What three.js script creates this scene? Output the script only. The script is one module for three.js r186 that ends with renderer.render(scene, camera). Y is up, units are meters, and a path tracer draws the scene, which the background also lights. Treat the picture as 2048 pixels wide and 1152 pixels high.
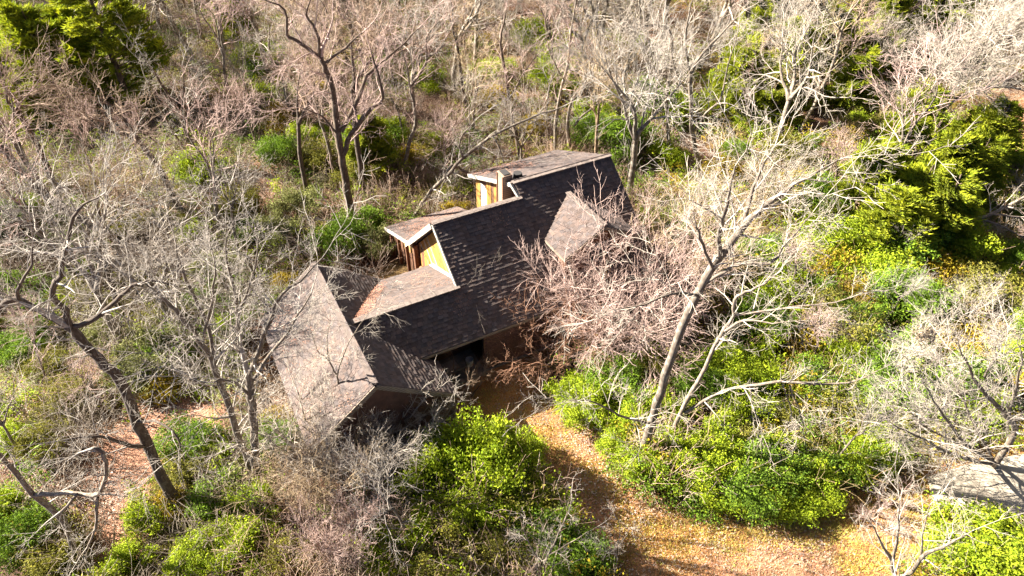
import * as THREE from 'three';
import { Sky } from 'three/addons/objects/Sky.js';
import { mergeGeometries } from 'three/addons/utils/BufferGeometryUtils.js';

// ---------------------------------------------------------------- camera, sky, sun, exposure
const scene = new THREE.Scene();
const CAM_H = 24.55, PITCH = 40 * Math.PI / 180, FOCAL = 1366;          // focal length in pixels of a 2048 pixel wide frame
const camera = new THREE.PerspectiveCamera(2 * Math.atan(576 / FOCAL) * 180 / Math.PI, 2048 / 1152, 0.5, 3000);
camera.position.set(0, CAM_H, 0);
camera.rotation.set(-PITCH, 0, 0);
const SUN = new THREE.Vector3(-1.645, 1.0, -0.42).normalize();
const sky = new Sky();
sky.name = 'sky'; sky.userData.kind = 'structure';
sky.scale.setScalar(2000);
sky.material.uniforms.sunPosition.value.copy(SUN);
sky.material.uniforms.turbidity.value = 1.5;
sky.material.uniforms.rayleigh.value = 0.35;
sky.material.uniforms.mieCoefficient.value = 0.002;
scene.add(sky);
scene.environmentIntensity = 0.1;
const sun = new THREE.DirectionalLight(new THREE.Color(1.0, 0.93, 0.82), 5);
sun.name = 'sun';
sun.position.set(0, 0, -30).addScaledVector(SUN, 150);
sun.target.position.set(0, 0, -30);
sun.castShadow = true;
sun.shadow.mapSize.set(4096, 4096);
Object.assign(sun.shadow.camera, { left: -110, right: 110, top: 110, bottom: -110, near: 1, far: 400 });
scene.add(sun, sun.target);
const renderer = new THREE.WebGLRenderer({ antialias: true });
renderer.toneMapping = THREE.LinearToneMapping;
renderer.toneMappingExposure = 7.3;
renderer.shadowMap.enabled = true;

// ---------------------------------------------------------------- helpers
let seed = 7;
const reseed = (n) => { seed = n | 0; };
const rnd = () => { seed = (seed + 0x6d2b79f5) | 0; let t = Math.imul(seed ^ (seed >>> 15), 1 | seed); t = (t + Math.imul(t ^ (t >>> 7), 61 | t)) ^ t; return ((t ^ (t >>> 14)) >>> 0) / 4294967296; };
const R = (a, b) => a + (b - a) * rnd();
const V = (x, y, z) => new THREE.Vector3(x, y, z);
const sstep = (a, b, x) => { const t = Math.min(1, Math.max(0, (x - a) / (b - a))); return t * t * (3 - 2 * t); };
const hash2 = (x, y) => { let h = Math.imul(x, 374761393) + Math.imul(y, 668265263) | 0; h = Math.imul(h ^ (h >>> 13), 1274126177); return ((h ^ (h >>> 16)) >>> 0) / 4294967296; };
function vnoise(x, y, p = 0) {                                              // value noise, tiling with period p when p > 0
  const xi = Math.floor(x), yi = Math.floor(y), fx = x - xi, fy = y - yi, w = (n) => p ? ((n % p) + p) % p : n;
  const a = hash2(w(xi), w(yi)), b = hash2(w(xi + 1), w(yi)), c = hash2(w(xi), w(yi + 1)), d = hash2(w(xi + 1), w(yi + 1));
  const u = fx * fx * (3 - 2 * fx), v = fy * fy * (3 - 2 * fy);
  return a + (b - a) * u + (c - a) * v + (a - b - c + d) * u * v;
}
const fbm = (x, y, o = 4, p = 0) => { let s = 0, a = 0.5, t = 0; for (let i = 0; i < o; i++) { s += a * vnoise(x + i * 17, y + i * 31, p); t += a; a *= 0.5; x *= 2; y *= 2; p *= 2; } return s / t; };
const taken = new Map();
const numbered = (n) => { const k = taken.get(n) || 0; taken.set(n, k + 1); return k ? n + '_' + String(k).padStart(3, '0') : n; };
const shade = (o) => { o.castShadow = true; o.receiveShadow = true; return o; };
function tag(o, label, category, group) { o.userData.label = label; o.userData.category = category; if (group) o.userData.group = group; return o; }
function thing(name, label, category, group, pos) { const g = new THREE.Group(); g.name = numbered(name); tag(g, label, category, group); if (pos) g.position.copy(pos); scene.add(g); return g; }
function part(name, geo, mat, parent) { const m = shade(new THREE.Mesh(geo, mat)); m.name = name; if (parent) parent.add(m); return m; }
function stuff(o, name, label, category) { o.name = numbered(name); o.userData.kind = 'stuff'; if (label) tag(o, label, category); scene.add(o); return shade(o); }
const COS = Math.cos(PITCH), SIN = Math.sin(PITCH);
const dirOf = (u, v) => { const x = (u - 1024) / FOCAL, y = -(v - 576) / FOCAL; return V(x, y * COS - SIN, -(y * SIN + COS)); };

// the house frame: x runs along the main ridge, z towards the front, y up
const HX = -3.714, HZ = -26.377, HA = 28.3 * Math.PI / 180, CA = Math.cos(HA), SA = Math.sin(HA);
const toHouse = (x, z) => { const dx = x - HX, dz = z - HZ; return [dx * CA - dz * SA, dx * SA + dz * CA]; };
const fromHouse = (s, t) => [HX + s * CA + t * SA, HZ - s * SA + t * CA];

// terrain
function gy(x, z) {
  const [s, t] = toHouse(x, z);
  let y = (fbm(x * 0.05 + 40, z * 0.05 + 40, 3) - 0.5) * 1.1 * sstep(10, 26, Math.hypot(s - 1, t - 1));
  y -= 1.0 * sstep(-4, -9, t) * sstep(-34, -6, t - 3) ;
  y += (fbm(x * 0.5, z * 0.5, 2) - 0.5) * 0.12;
  return y;
}
function ground(u, v) { let h = 0, d = dirOf(u, v), p; for (let i = 0; i < 6; i++) { p = d.clone().multiplyScalar((h - CAM_H) / d.y); h = gy(p.x, p.z); } p.y = h; return p; }
function onDepth(u, v, z) { const d = dirOf(u, v); return d.multiplyScalar(z / d.z).add(V(0, CAM_H, 0)); }
const inPoly = (x, y, P) => { let c = false; for (let i = 0, j = P.length - 1; i < P.length; j = i++) if ((P[i][1] > y) !== (P[j][1] > y) && x < (P[j][0] - P[i][0]) * (y - P[i][1]) / (P[j][1] - P[i][1]) + P[i][0]) c = !c; return c; };
const worldPoly = (pts) => pts.map(([u, v]) => { const p = ground(u, v); return [p.x, p.z]; });
const distPoly = (x, y, P) => { let d = 1e9; for (let i = 0, j = P.length - 1; i < P.length; j = i++) { const ax = P[j][0], ay = P[j][1], bx = P[i][0] - ax, by = P[i][1] - ay, t = Math.max(0, Math.min(1, ((x - ax) * bx + (y - ay) * by) / (bx * bx + by * by))); d = Math.min(d, Math.hypot(x - ax - bx * t, y - ay - by * t)); } return inPoly(x, y, P) ? d : -d; };
const CLEAR = worldPoly([[300, 800], [380, 775], [465, 785], [480, 830], [450, 880], [400, 900], [330, 960], [300, 1040], [280, 1170], [170, 1170], [215, 1010], [160, 930], [240, 850]]);
const PATH = worldPoly([[870, 730], [1060, 735], [1065, 800], [1140, 830], [1190, 900], [1225, 960], [1290, 1010], [1400, 1045], [1560, 1040], [1630, 1005], [1740, 950], [1880, 915], [2080, 880], [2080, 1060], [1900, 1065], [1800, 1120], [1780, 1240], [1280, 1240], [1180, 1080], [1110, 960], [1060, 900], [900, 850]]);
const DRIVE = worldPoly([[1855, 958], [1960, 925], [2100, 905], [2300, 890], [2300, 1010], [2100, 1035], [1960, 1042], [1870, 1010]]);
const GLADE = worldPoly([[1880, 205], [2048, 185], [2160, 185], [2160, 320], [2048, 320], [1930, 280]]);
const GRASS = worldPoly([[190, 345], [250, 335], [340, 330], [390, 350], [370, 375], [260, 372], [190, 365]]);
const HOUSE = [[-9, -4.2], [-2.2, -4.2], [-0.4, -8.8], [5.2, -8.8], [5.2, -6.2], [11, -6.2], [11, 5], [-1.6, 5], [-1.6, 7.4], [-9, 7.4]].map(([s, t]) => fromHouse(s, t));

// ---------------------------------------------------------------- textures
function tex(n, fn, srgb = true) {
  const d = new Uint8Array(n * n * 4);
  for (let y = 0, i = 0; y < n; y++) for (let x = 0; x < n; x++, i += 4) { const c = fn(x / n, y / n, x, y); for (let k = 0; k < 3; k++) d[i + k] = Math.max(0, Math.min(255, c[k] * 255)); d[i + 3] = 255; }
  const t = new THREE.DataTexture(d, n, n); t.wrapS = t.wrapT = THREE.RepeatWrapping; t.magFilter = THREE.LinearFilter; t.minFilter = THREE.LinearMipmapLinearFilter; t.generateMipmaps = true;
  if (srgb) t.colorSpace = THREE.SRGBColorSpace; t.needsUpdate = true; return t;
}
const mixc = (a, b, t) => [a[0] + (b[0] - a[0]) * t, a[1] + (b[1] - a[1]) * t, a[2] + (b[2] - a[2]) * t];
const litterTex = tex(1024, (u, v, x, y) => {                               // fallen leaves, soil and bits of straw
  const n = fbm(u * 12, v * 12, 4, 12), f = hash2(x >> 2, (y >> 2) + ((x >> 3) & 1)), g = hash2(x, y);
  let c = mixc([0.60, 0.50, 0.43], [0.86, 0.74, 0.65], n);
  if (f > 0.72) c = mixc(c, [0.82, 0.58, 0.46], 0.55); else if (f < 0.16) c = mixc(c, [0.42, 0.34, 0.28], 0.6);
  const k = 0.9 + 0.2 * g; return [c[0] * k, c[1] * k, c[2] * k];
});
const litterBump = tex(512, (u, v, x, y) => { const k = 0.5 * fbm(u * 64, v * 64, 3, 64) + 0.5 * hash2(x >> 1, y >> 1); return [k, k, k]; }, false);
const barkTex = tex(512, (u, v, x, y) => {
  const a = fbm(u * 24, v * 6, 4, 6), ridge = Math.abs(fbm(u * 20, v * 5, 3, 5) - 0.5) * 2, l = fbm(u * 9 + 5, v * 9 + 3, 3, 9);
  let c = mixc([0.50, 0.45, 0.40], [0.86, 0.83, 0.79], Math.min(1, a * 0.6 + ridge * 0.7));
  if (l > 0.62) c = mixc(c, [0.90, 0.91, 0.88], 0.7); return c;
});
const woodTex = tex(512, (u, v) => {
  const g = fbm(u * 4, v * 60, 3, 4), w = fbm(u * 6 + 9, v * 6, 4, 6), k = 0.5 + 0.72 * g;
  let c = [k, k * 0.97, k * 0.92]; if (w > 0.62) c = mixc(c, [0.66, 0.62, 0.56], Math.min(1, (w - 0.62) * 5)); return c;
});
const grainTex = tex(512, (u, v, x, y) => { const k = 0.66 + 0.26 * fbm(u * 10, v * 10, 4, 10) + 0.2 * (hash2(x, y) - 0.3); return [k, k * 0.99, k * 0.97]; });
const K = 0.64;                                                             // palette values below times K are the base reflectances
const stdm = (rgb, o = {}) => { const m = new THREE.MeshStandardMaterial({ roughness: 0.92, metalness: 0, ...o }); m.color.setRGB(rgb[0] * K, rgb[1] * K, rgb[2] * K); return m; };

// ---------------------------------------------------------------- ground
{
  const NX = 300, W = 420, D = 420, pos = [], col = [], uv = [], idx = [];
  const warp = (t) => { const a = Math.abs(t); return Math.sign(t) * (0.28 * a + 0.72 * a * a * a); };
  for (let j = 0; j <= NX; j++) for (let i = 0; i <= NX; i++) {
    const x = warp(i / NX * 2 - 1) * W, z = -36 + warp(j / NX * 2 - 1) * D;
    pos.push(x, gy(x, z), z); uv.push(x / 7, z / 7);
    const n = fbm(x * 0.16 + 9, z * 0.16 + 3, 4), n2 = fbm(x * 0.45 + 70, z * 0.45, 3);
    let c = mixc([0.19, 0.125, 0.075], [0.52, 0.37, 0.25], sstep(0.3, 0.7, n));              // woodland litter
    c = mixc(c, [0.36, 0.34, 0.07], 0.6 * sstep(0.52, 0.68, n2));           // mossy and grassy patches
    const e = (P, w) => sstep(-w, w, distPoly(x, z, P) + (n2 - 0.5) * 2.2);
    if (Math.abs(x) < 90) {
      c = mixc(c, [0.90, 0.69, 0.57], e(CLEAR, 0.8));
      c = mixc(c, mixc([0.98, 0.74, 0.54], [0.92, 0.68, 0.28], sstep(0.4, 0.6, n)), e(PATH, 0.7));
      c = mixc(c, [0.80, 0.56, 0.30], e(GLADE, 3));
      c = mixc(c, [0.80, 0.74, 0.46], e(GRASS, 1.5));
    }
    col.push(c[0] * K, c[1] * K, c[2] * K);
  }
  for (let j = 0; j < NX; j++) for (let i = 0; i < NX; i++) { const a = j * (NX + 1) + i, b = a + 1, c = a + NX + 1, d = c + 1; idx.push(a, c, b, b, c, d); }
  const g = new THREE.BufferGeometry();
  g.setAttribute('position', new THREE.Float32BufferAttribute(pos, 3)); g.setAttribute('color', new THREE.Float32BufferAttribute(col, 3)); g.setAttribute('uv', new THREE.Float32BufferAttribute(uv, 2)); g.setIndex(idx); g.computeVertexNormals();
  const m = new THREE.MeshStandardMaterial({ vertexColors: true, map: litterTex, bumpMap: litterBump, bumpScale: 0.05, roughness: 1 });
  const o = part('ground', g, m, scene); o.userData.kind = 'structure';
}
{ // worn concrete drive beyond the path
  const s = new THREE.Shape(DRIVE.map(([x, z]) => new THREE.Vector2(x, -z)));
  const g = new THREE.ExtrudeGeometry(s, { depth: 0.12, bevelEnabled: true, bevelSize: 0.03, bevelThickness: 0.02, bevelSegments: 1 }); g.rotateX(-Math.PI / 2); g.translate(0, 0.14, 0);
  const p = g.attributes.position, uv = []; for (let i = 0; i < p.count; i++) { p.setY(i, p.getY(i) - 0.14 + gy(p.getX(i), p.getZ(i))); uv.push(p.getX(i) / 3, p.getZ(i) / 3); }
  g.setAttribute('uv', new THREE.Float32BufferAttribute(uv, 2));
  const o = part('driveway', g, stdm([0.86, 0.75, 0.60], { map: grainTex }), scene); o.userData.kind = 'structure';
}
// ---------------------------------------------------------------- the house
const house = thing('wooden_house', 'derelict brown shingled house with ochre gable boards and attached garage, half hidden by trees', 'house', null, V(HX, 0, HZ));
house.rotation.y = HA;
const M = {
  roof: stdm([0.12, 0.10, 0.09]), shingle: new THREE.MeshStandardMaterial({ vertexColors: true, map: grainTex, roughness: 0.95 }),
  ochre: stdm([0.62, 0.33, 0.06], { map: woodTex, roughness: 0.75 }), ochrePale: stdm([0.72, 0.47, 0.17], { map: woodTex }), ochreWorn: stdm([0.66, 0.60, 0.50], { map: woodTex }),
  brownWood: stdm([0.26, 0.115, 0.055], { map: woodTex }), white: stdm([0.72, 0.70, 0.66], { map: woodTex, roughness: 0.7 }), brick: stdm([0.20, 0.095, 0.062], { map: grainTex }),
  brickPale: stdm([0.26, 0.14, 0.095], { map: grainTex }), concrete: stdm([0.34, 0.33, 0.32], { map: grainTex }), dark: stdm([0.035, 0.03, 0.028]), clad: stdm([0.50, 0.36, 0.28], { map: woodTex }),
  glass: new THREE.MeshPhysicalMaterial({ color: 0xffffff, roughness: 0.08, transmission: 1, thickness: 0, ior: 1.5 }), curtain: stdm([0.62, 0.66, 0.66]), metal: stdm([0.5, 0.5, 0.5], { metalness: 0.7, roughness: 0.45 }),
};
function fixUv(g, k = 0.6) {                                                 // box mapping in metres
  const n = g.toNonIndexed ? (g.index ? g.toNonIndexed() : g) : g; n.computeVertexNormals();
  const p = n.attributes.position, q = n.attributes.normal, uv = new Float32Array(p.count * 2);
  for (let i = 0; i < p.count; i++) { const ax = Math.abs(q.getX(i)), ay = Math.abs(q.getY(i)), az = Math.abs(q.getZ(i)); const [a, b] = ax >= ay && ax >= az ? [p.getZ(i), p.getY(i)] : ay >= az ? [p.getX(i), p.getZ(i)] : [p.getX(i), p.getY(i)]; uv[2 * i] = a * k; uv[2 * i + 1] = b * k; }
  n.setAttribute('uv', new THREE.BufferAttribute(uv, 2)); return n;
}
const box = (x0, x1, y0, y1, z0, z1) => { const g = new THREE.BoxGeometry(x1 - x0, y1 - y0, z1 - z0); g.translate((x0 + x1) / 2, (y0 + y1) / 2, (z0 + z1) / 2); return fixUv(g); };
function beam(p, q, w, h) { const a = V(...p), b = V(...q), d = b.clone().sub(a), L = d.length(); const g = new THREE.BoxGeometry(w, h, L); const m = new THREE.Matrix4().lookAt(b, a, V(0, 1, 0)); g.applyMatrix4(m); g.translate((a.x + b.x) / 2, (a.y + b.y) / 2, (a.z + b.z) / 2); return fixUv(g); }
// polygon in (z, y) standing at x, thickness th towards +x
function slabX(poly, x, th) { const s = new THREE.Shape(poly.map(([z, y]) => new THREE.Vector2(-z, y))); const g = new THREE.ExtrudeGeometry(s, { depth: th, bevelEnabled: false }); g.rotateY(Math.PI / 2); g.translate(x, 0, 0); return fixUv(g); }
// polygon in (x, y) standing at z, thickness th towards +z
function slabZ(poly, z, th) { const g = new THREE.ExtrudeGeometry(new THREE.Shape(poly.map(([x, y]) => new THREE.Vector2(x, y))), { depth: th, bevelEnabled: false }); g.translate(0, 0, z); return fixUv(g); }
function clipHalf(P, nx, ny, c) { const out = []; for (let i = 0; i < P.length; i++) { const a = P[i], b = P[(i + 1) % P.length], da = a[0] * nx + a[1] * ny - c, db = b[0] * nx + b[1] * ny - c; if (da >= 0) out.push(a); if ((da >= 0) !== (db >= 0)) { const t = da / (da - db); out.push([a[0] + (b[0] - a[0]) * t, a[1] + (b[1] - a[1]) * t]); } } return out; }
function boards(poly, x, th, ang, w, mats, parent, gap = 0.014) {           // boards nailed on a wall that faces -x
  const nx = Math.cos(ang), ny = Math.sin(ang), cs = poly.map(([a, b]) => a * nx + b * ny), lo = Math.min(...cs), hi = Math.max(...cs);
  for (let c = lo; c < hi; c += w) { let P = clipHalf(poly, nx, ny, c + gap / 2); P = clipHalf(P, -nx, -ny, -(c + w - gap / 2)); if (P.length < 3) continue; part('board', slabX(P, x - th - R(0, 0.012), th, 0), mats[Math.floor(rnd() * mats.length)], parent); }
}
// shingle strips: four tabs, 1 m long, shared by all slopes
const EXPO = 0.19;
const stripGeos = []; reseed(11);
for (let k = 0; k < 14; k++) {
  const pos = [], col = [], uv = [], idx = [];
  for (let t = 0; t < 4; t++) {
    const x0 = t * 0.25 + 0.003 - 0.5, x1 = t * 0.25 + 0.247 - 0.5, h = R(0.022, 0.046), z1 = R(-0.012, 0.014), z0 = -EXPO * 1.12, tone = R(0.72, 1.15), warm = R(0.9, 1.06), n0 = pos.length / 3;
    const P = [[x0, -0.01, z0], [x1, -0.01, z0], [x1, -0.01, z1], [x0, -0.01, z1], [x0, 0.006, z0], [x1, 0.006, z0], [x1, h, z1], [x0, h, z1]];
    for (const f of [[0, 1, 2, 3], [4, 7, 6, 5], [3, 2, 6, 7], [0, 4, 5, 1], [1, 5, 6, 2], [0, 3, 7, 4]]) {
      const b = pos.length / 3; for (const v of f) { pos.push(...P[v]); col.push(0.135 * tone * warm, 0.098 * tone, 0.086 * tone / warm); uv.push(P[v][0] * 0.7 + k * 0.37, P[v][2] * 0.7 + t * 0.21); }
      idx.push(b, b + 1, b + 2, b, b + 2, b + 3);
    }
  }
  const g = new THREE.BufferGeometry(); g.setAttribute('position', new THREE.Float32BufferAttribute(pos, 3)); g.setAttribute('color', new THREE.Float32BufferAttribute(col, 3)); g.setAttribute('uv', new THREE.Float32BufferAttribute(uv, 2)); g.setIndex(idx); g.computeVertexNormals(); stripGeos.push(g);
}
let stripBudget = 300; const restStrips = [];
// poly in house (x, z); y = y0 - k * (component along the fall direction)
function roof(name, poly, yAt, fall, k, single, label) {
  const th = 0.14, top = poly.map(([x, z]) => [x, yAt(x, z), z]), pos = [], sh = new THREE.Shape(poly.map(([x, z]) => new THREE.Vector2(x, z)));
  const tri = THREE.ShapeUtils.triangulateShape(poly.map(([x, z]) => new THREE.Vector2(x, z)), []);
  const area = THREE.ShapeUtils.area(poly.map(([x, z]) => new THREE.Vector2(x, z)));
  for (const [a, b, c] of tri) { const q = area > 0 ? [a, c, b] : [a, b, c]; for (const i of q) pos.push(...top[i]); for (const i of [...q].reverse()) pos.push(top[i][0], top[i][1] - th, top[i][2]); }
  for (let i = 0; i < top.length; i++) { const a = top[i], b = top[(i + 1) % top.length]; const A2 = [a[0], a[1] - th, a[2]], B2 = [b[0], b[1] - th, b[2]]; const f = area > 0 ? [a, b, B2, a, B2, A2] : [b, a, A2, b, A2, B2]; for (const p of f) pos.push(...p); }
  const g = new THREE.BufferGeometry(); g.setAttribute('position', new THREE.Float32BufferAttribute(pos, 3));
  const slab = part(name, fixUv(g), M.roof, house); if (label) slab.userData.label = label;
  const q = Math.sqrt(1 + k * k), D = V(fall[0] / q, -k / q, fall[1] / q), N = V(fall[0] * k / q, 1 / q, fall[1] * k / q), A = new THREE.Vector3().crossVectors(N, D);
  const ax = A.x, az = A.z, P2 = poly.map(([x, z]) => [x * ax + z * az, (x * fall[0] + z * fall[1]) * q]);
  const dMax = Math.max(...P2.map((p) => p[1])), dMin = Math.min(...P2.map((p) => p[1]));
  let row = 0;
  for (let d = dMax; d > dMin + 0.03; d -= EXPO, row++) {
    const mid = Math.max(d - EXPO * 0.5, dMin + 0.01), xs = [];
    for (let i = 0; i < P2.length; i++) { const a = P2[i], b = P2[(i + 1) % P2.length]; if ((a[1] > mid) !== (b[1] > mid)) xs.push(a[0] + (b[0] - a[0]) * (mid - a[1]) / (b[1] - a[1])); }
    xs.sort((a, b) => a - b);
    for (let s = 0; s + 1 < xs.length; s += 2) {
      let x = xs[s]; const end = xs[s + 1]; let first = row % 2 ? 0.5 : 1;
      while (x < end - 0.06) {
        let L = Math.min(first, end - x); first = 1; if (end - x - L < 0.12) L = end - x;
        const c = x + L / 2, px = (c * ax + d / q * fall[0]), pz = (c * az + d / q * fall[1]);
        const g0 = stripGeos[Math.floor(rnd() * stripGeos.length)];
        const m = new THREE.Matrix4().makeBasis(A.clone().multiplyScalar(L), N, D); m.setPosition(px + N.x * 0.006, yAt(px, pz) + N.y * 0.006, pz + N.z * 0.006);
        if (single && single(px, pz) && stripBudget > 0) { stripBudget--; const o = part('shingle', g0, M.shingle, slab); o.matrixAutoUpdate = true; m.decompose(o.position, o.quaternion, o.scale); }
        else restStrips.push(g0.clone().applyMatrix4(m));
        x += L;
      }
    }
  }
  return slab;
}
reseed(21);
const FK = 0.804, yF = (x, z) => 6.35 - FK * z;
const yGR = (x) => 4.55 - 0.70 * (x + 5.4), yGL = (x) => 4.55 - 0.78 * (-5.4 - x), yC = (x, z) => 4.32 - 0.425 * (2.53 - z);
const frontRoof = roof('front_roof', [[0, 0], [4.7, 0], [4.7, -0.65], [10.4, -0.65], [10.4, 4.45], [-2.86, 4.45], [-5.07, 2.53], [0, 2.53]], yF, [0, 1], FK, (x, z) => x < 4.6, 'dark shingled front slope in shade');
roof('main_rear_roof', [[4.7, -0.02], [0, -0.02], [0, -3.7], [4.7, -3.7]], (x, z) => 6.33 + 0.93 * z, [0, -1], 0.93);
roof('lean_to_roof', [[4.72, -3.62], [0, -3.62], [0, -8.1], [4.72, -8.1]], (x, z) => 2.93 + 0.4 * (z + 3.62), [0, -1], 0.4, null, 'low rear slope strewn with russet leaves');
roof('connector_roof', [[-5.05, 2.50], [0.3, 2.50], [0.3, -1.85], [-2.43, -1.85]], yC, [0, -1], 0.425, null, 'pale sunlit slope between garage and gable');
roof('garage_roof', [[-5.42, -2.1], [-5.42, 6.65], [-8.45, 6.65], [-8.45, -2.1]], yGL, [-1, 0], 0.78, null, 'sunlit garage slope crossed by branch shadows');
roof('garage_roof', [[-5.38, 6.65], [-5.38, -2.1], [-2.0, -2.1], [-2.45, -1.87], [-5.08, 2.52], [-2.86, 4.40], [-2.0, 4.40], [-2.0, 6.65]], yGR, [1, 0], 0.70);
roof('upper_rear_roof', [[10.4, -0.68], [4.55, -0.68], [4.55, -5.75], [10.4, -5.75]], (x, z) => 6.87 + 0.42 * (z + 0.65), [0, -1], 0.42, null, 'low rear slope of the tall wing');
const yDL = (x) => 6.1 - 0.56 * (7.2 - x);
roof('dormer_roof', [[5.05, 1.86], [7.2, 0.34], [7.2, 3.72], [5.05, 3.72]], yDL, [-1, 0], 0.56, null, 'pale sunlit dormer slope behind bare twigs');
roof('dormer_roof', [[7.22, 3.72], [7.22, 0.34], [9.35, 1.86], [9.35, 3.72]], (x) => 6.1 - 0.56 * (x - 7.2), [1, 0], 0.56);
{ const g = mergeGeometries(restStrips); const o = part('shingle', g, M.shingle, house); o.userData.kind = 'stuff'; }
// ridge caps
function ridge(p, q) { const n = Math.max(1, Math.round(V(...p).distanceTo(V(...q)) / 0.3)), gs = []; for (let i = 0; i < n; i++) { const a = V(...p).lerp(V(...q), i / n), b = V(...p).lerp(V(...q), (i + 1.15) / n); gs.push(beam([a.x, a.y + R(0, 0.012), a.z], [b.x, b.y + 0.02, b.z], 0.3, 0.05)); } return part('ridge_cap', mergeGeometries(gs), stdm([0.30, 0.235, 0.205], { map: grainTex }), house); }
ridge([0, 6.36, 0], [4.7, 6.36, 0]); ridge([4.6, 6.89, -0.65], [10.4, 6.89, -0.65]); ridge([-5.05, 4.34, 2.52], [0.05, 4.34, 2.52]); ridge([-5.4, 4.57, 6.6], [-5.4, 4.57, -2.1]); ridge([7.21, 6.12, 3.7], [7.21, 6.12, 0.4]);
// white fascia and barge boards
const trim = (p, q, w = 0.05, h = 0.2, m = M.white) => part('fascia', beam(p, q, w, h), m, house);
const SHADEW = stdm([0.34, 0.28, 0.23], { map: woodTex });  // darker version of the fascia wood, with shade put into the colour
trim([-0.08, 6.24, 0], [-0.08, 2.81, -3.75], 0.08, 0.26); trim([-0.05, 2.95, -3.6], [-0.05, 2.3, -4.3], 0.1, 0.14); trim([-0.03, 6.27, 0], [-0.03, 4.25, 2.53]); trim([-0.03, 2.80, -3.55], [-0.03, 1.06, -8.1]);
trim([4.5, 6.79, -0.65], [4.5, 4.66, -5.75]); trim([4.52, 6.79, -0.65], [4.66, 6.27, 0.02], 0.12, 0.14); trim([4.66, 6.32, 0.05], [4.3, 6.36, -0.12], 0.1, 0.06);
trim([0.28, 4.36, 2.4], [0.28, 2.62, -1.7], 0.06, 0.07);
trim([-2.03, 2.08, 6.68], [-5.4, 4.44, 6.68], 0.05, 0.2, SHADEW); trim([-5.4, 4.44, 6.68], [-8.45, 2.08, 6.68], 0.05, 0.2, SHADEW); trim([-5.4, 4.44, -2.13], [-8.45, 2.08, -2.13], 0.05, 0.2, SHADEW); trim([-1.97, 2.1, 4.4], [-1.97, 2.1, 6.65], 0.04, 0.14, SHADEW);
trim([-2.8, 2.68, 4.48], [10.4, 2.68, 4.48], 0.04, 0.14, SHADEW).userData.label = 'grey front eave board, darkened for shade';
trim([7.2, 6.0, 3.75], [5.05, 4.8, 3.75], 0.04, 0.16, SHADEW); trim([7.2, 6.0, 3.75], [9.35, 4.8, 3.75], 0.04, 0.16, SHADEW); trim([5.03, 4.82, 1.9], [5.03, 4.82, 3.74], 0.04, 0.14, SHADEW);
part('downspout', beam([5.25, 4.72, 3.75], [5.55, 2.9, 4.42], 0.16, 0.05), M.white, house);
// main gable wall and its diagonal boards
const gable = part('gable_wall', slabX([[-0.02, 6.12], [2.4, 4.1], [2.4, -0.2], [-3.55, -0.6], [-3.55, 2.75]], 0.4, 0.2), M.brownWood, house);
boards([[0, 6.08], [2.36, 4.15], [-1.6, 2.5], [-3.3, 2.95]], 0.4, 0.03, Math.PI / 4, 0.19, [M.ochre, M.ochre, M.ochrePale, M.ochre, M.ochreWorn, M.ochre], gable);
boards([[-1.75, 2.4], [-1.75, -0.3], [-3.3, -0.5], [-3.3, 2.9]], 0.4, 0.03, 0, 0.2, [M.brownWood, M.ochre, M.ochrePale], gable);
{ // worn white weathered boards along the foot of the gable
  const w = part('base_board', beam([0.335, 4.14, 2.3], [0.335, 2.66, -1.5], 0.025, 0.42), M.ochreWorn, house); w.userData.label = 'bleached board above the roof joint';
}
part('corner_post', box(0.1, 0.34, -0.7, 2.7, -3.75, -3.5), M.brownWood, house);
const rearWall = part('rear_wall', slabX([[-3.6, 2.6], [-3.6, -1.2], [-7.8, -1.4], [-7.8, 0.95]], 0.4, 0.15), M.brownWood, house);
boards([[-3.75, 2.5], [-3.75, 1.75], [-6.2, 0.7], [-6.2, 1.5]], 0.4, 0.03, 0, 0.2, [M.ochre, M.ochrePale], rearWall);
for (const z of [-5.0, -6.4, -7.7]) part('corner_post', box(0.08, 0.26, -1.4, 2.5 + 0.4 * (z + 3.62), z, z + 0.16), M.brownWood, house);
part('rear_wall', box(0.5, 4.7, -1.4, 1.0, -7.9, -7.75), M.brownWood, house);
// a dry stack of split logs against the gable corner
for (let i = 0; i < 7; i++) { const g = new THREE.CylinderGeometry(0.13, 0.14, 0.5, 9); g.rotateX(Math.PI / 2); g.rotateY(R(-0.2, 0.2)); g.translate(0.12 + R(-0.05, 0.05), 0.2 + i * 0.27, -2.35 + R(-0.1, 0.1)); part('corner_log', g, stdm([0.42 + 0.1 * (i % 2), 0.2, 0.09], { map: woodTex }), house); }
// tall wing, its left wall with a window
const wing = part('wing_wall', slabX([[-0.7, 6.72], [-0.05, 6.2], [-0.05, 3.5], [-5.45, -1.2], [-5.45, 4.72]], 4.86, 0.2), M.brownWood, house);
boards([[-5.4, 4.6], [-5.4, 1.2], [-4.85, 1.2], [-4.85, 4.82]], 4.86, 0.05, 0, 0.275, [M.ochrePale, M.ochre], wing);
boards([[-4.05, 5.1], [-4.05, 1.4], [-3.5, 1.4], [-3.5, 5.3]], 4.86, 0.05, 0, 0.275, [M.ochre], wing);
boards([[-3.5, 5.3], [-3.5, 2.2], [-1.4, 3.4], [-1.4, 6.2]], 4.86, 0.03, 0, 0.3, [M.brownWood, M.ochre, M.brownWood, M.brownWood], wing);
boards([[-1.4, 6.2], [-1.4, 4.2], [-0.06, 5.4], [-0.06, 6.15], [-0.68, 6.62]], 4.86, 0.03, 0, 0.22, [M.brownWood], wing);
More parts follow.
